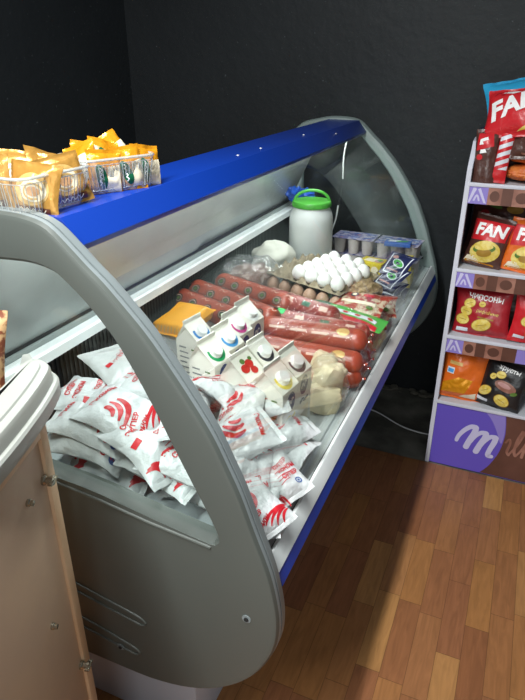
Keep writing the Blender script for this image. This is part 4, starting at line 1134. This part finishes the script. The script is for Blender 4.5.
bagp('crisp_bag', .175, .20, .065, 78, 'pkt_orange', d_fan, 'orange and red snack bag with FAN lettering, right on the second shelf', (.058, 2.255, .953), (76, 5, -8), 'bags with FAN lettering on the second shelf', 'crisp bag', .93)
bagp('crisp_bag', .175, .20, .065, 79, 'pkt_brown', d_fan, 'snack bag with FAN lettering beyond the orange one', (.24, 2.27, .955), (76, 0, 6), 'bags with FAN lettering on the second shelf', 'crisp bag', .93)
def d_dark(mb, S):
    mb.decal(ell(-.03, .07, .035, .010, -20), 'leaf', S, .001); mb.decal(ell(.05, .06, .03, .016), 'crisp_rim', S, .001); mb.decal(ell(-.06, .03, .02, .02), 'pkt_red', S, .001)
bagp('snack_bag', .22, .24, .05, 80, 'pkt_brown', d_dark, 'dark brown bag lying behind the FAN bags on the left', (-.06, 2.40, .985), (64, 0, -8), 'dark bags at the back of the second shelf')
bagp('snack_bag', .22, .24, .05, 81, 'pkt_brown', d_dark, 'dark brown bag lying behind the FAN bags on the right', (.15, 2.40, .985), (64, 0, 8), 'dark bags at the back of the second shelf')
# top shelf
def d_pastry(mb, S): pass
for i, (x, y, z, rz, lb) in enumerate(((.050, 2.27, 1.204, 2, 'orange puff pastry pack, lower of two on the top shelf'), (.058, 2.275, 1.258, -1, 'orange puff pastry pack, upper of two on the top shelf'))):
    mb = MB(); mb.ellipsoid((0, 0, 0), (.125, .06, .030), 'pastry', 40, 24, lambda d: (1+.12*noise.noise(Vector((d.x*6, d.y*2, d.z*2+i*7)))+.10*abs(noise.noise(Vector((d.x*3, d.y*6, d.z*6))))))
    o = tag(mb.build('pastry_pack'), lb, 'pastry pack', 'orange pastry packs'); pose(o, (x, y, z), (0, 0, rz))
def d_brown_v(mb, S):
    mb.decal([(-.035, .04), (.030, .055), (.02, .11), (-.03, .10)], 'pkt_bright_red', S, .001)
    mb.decal([(-.024, .06), (-.008, .062), (-.012, .072), (.008, .078), (.004, .088), (-.022, .080)], 'white_ink', S, .0016); mb.decal([(-.02, .03), (.006, .034), (.0, .046), (-.018, .044)], 'white_ink', S, .0016); mb.decal(ell(-.02, .018, .012, .01), 'pkt_bright_red', S, .0014)
bagp('snack_bag', .085, .23, .05, 82, 'pkt_brown', d_brown_v, 'upright dark brown bag with red top at the left end of the top shelf', (-.132, 2.225, 1.235), (82, -4, -8), None, 'snack bag', .92, .008)
def d_stripe(mb, S):
    mb.decal([(-.022, -.05), (.022, -.05), (.022, .08), (-.022, .08)], 'label_white', S, .0008)
    for k in range(5): mb.decal([(-.022, -.055+.028*k), (.022, -.035+.028*k), (.022, -.022+.028*k), (-.022, -.042+.028*k)], 'pkt_bright_red', S, .0014)
bagp('snack_bag', .05, .19, .03, 83, 'pkt_bright_red', d_stripe, 'narrow bag with red and white stripes beside the upright brown bag', (-.078, 2.222, 1.262), (80, 4, 0), None, 'snack bag', .95, .007)
def d_crush(mb, S):
    mb.decal([(-.06, .0), (.0, .01), (.0, .05), (-.05, .045)], 'pkt_bright_red', S, .001); mb.decal([(.01, .0), (.07, -.02), (.08, .03), (.03, .05)], 'white_ink', S, .001)
    mb.decal([(.02, .01), (.06, -.005), (.06, .01), (.03, .03)], 'pkt_bright_red', S, .0016); mb.decal(ell(0, -.035, .02, .012), 'pkt_bright_red', S, .001); mb.decal(stroke([(-.07, -.06), (.06, -.065)], .006), 'choc_light', S, .001)
bagp('snack_bag', .24, .15, .06, 84, 'pkt_brown', d_crush, 'crushed brown bag with red patches lying on the orange pastry packs', (.045, 2.245, 1.318), (62, 0, -2), None, 'snack bag', 1, .010)
def d_bigfan(mb, S):
    mb.decal(flat_text('FAN', .098, .18, .004), 'white_ink', S, .0018, (-.022, .014), 18)
    mb.decal([(-.07, .070), (-.04, .080), (.0, .068), (-.03, .062)], 'white_ink', S, .0016)
    mb.decal(stroke(smooth_path([(-.1, .06), (-.08, .075), (-.07, .06), (-.05, .08)], 4), .004), 'pkt_red', S, .0016)
    mb.decal([(.0, -.08), (.11, -.065), (.11, -.05), (.04, -.06)], 'crisp', S, .0012)
    mb.decal([(.115, .03), (.125, .03), (.125, .10), (.1, .10)], 'pkt_sky', S, .001)
bagp('snack_bag', .25, .19, .08, 85, 'pkt_bright_red', d_bigfan, 'big red bag with large FAN lettering leaning on top of the rack', (-.050, 2.262, 1.392), (60, -6, -8), None, 'snack bag', .88, .009)
bagp('snack_bag', .34, .24, .09, 86, 'pkt_sky', lambda mb, S: None, 'sky blue bag behind the big red FAN bag on top of the rack', (.0, 2.340, 1.405), (56, -12, 2), None, 'snack bag', 1, .012)
mb = MB(); mb.box((-.13, 2.35, 1.170), (.20, 2.46, 1.30), 'pkt_brown', .02)
tag(mb.build('snack_box'), 'dark brown box at the back of the top shelf carrying the big bags', 'box')

# ================================================================== light and camera
def area(name, loc, rot, sx, sy, power, colr):
    l = bpy.data.lights.new(name, 'AREA'); l.shape = 'RECTANGLE'; l.size = sx; l.size_y = sy; l.energy = power; l.color = colr
    o = bpy.data.objects.new(name, l); col.objects.link(o); o.location = loc; o.rotation_euler = [R(a) for a in rot]; return o
area('ceiling_tube', (-.60, -.35, 2.65), (0, 0, 0), .08, 2.6, 108, (.97, 1., .98))
area('case_lamp', (-.715, 1.6, 1.282), (0, 12, 0), 0.03, 1.75, 7.5, (.95, 1., 1.))
area('front_fill', (.2, -1.5, 1.5), (90, 0, 0), 1.6, 1.6, 21, (.96, 1., 1.))  # soft fill added behind the camera to brighten panel and rack fronts
w = bpy.data.worlds.new('room'); scn.world = w; w.use_nodes = True
w.node_tree.nodes['Background'].inputs[0].default_value = (.85, .95, 1, 1)
w.node_tree.nodes['Background'].inputs[1].default_value = .16
cam = bpy.data.cameras.new('camera'); co = bpy.data.objects.new('camera', cam); col.objects.link(co); scn.camera = co
cam.sensor_fit = 'HORIZONTAL'; cam.sensor_width = 36; cam.lens = 597/525*36; cam.clip_start = .02
co.location = (0, 0, 1.55)
co.rotation_euler = (R(90)-math.atan(.4875), 0, R(23.2))
scn.view_settings.view_transform = 'Standard'; scn.view_settings.look = 'None'; scn.view_settings.gamma = 1
scn.view_settings.use_curve_mapping = False; scn.view_settings.exposure = 0
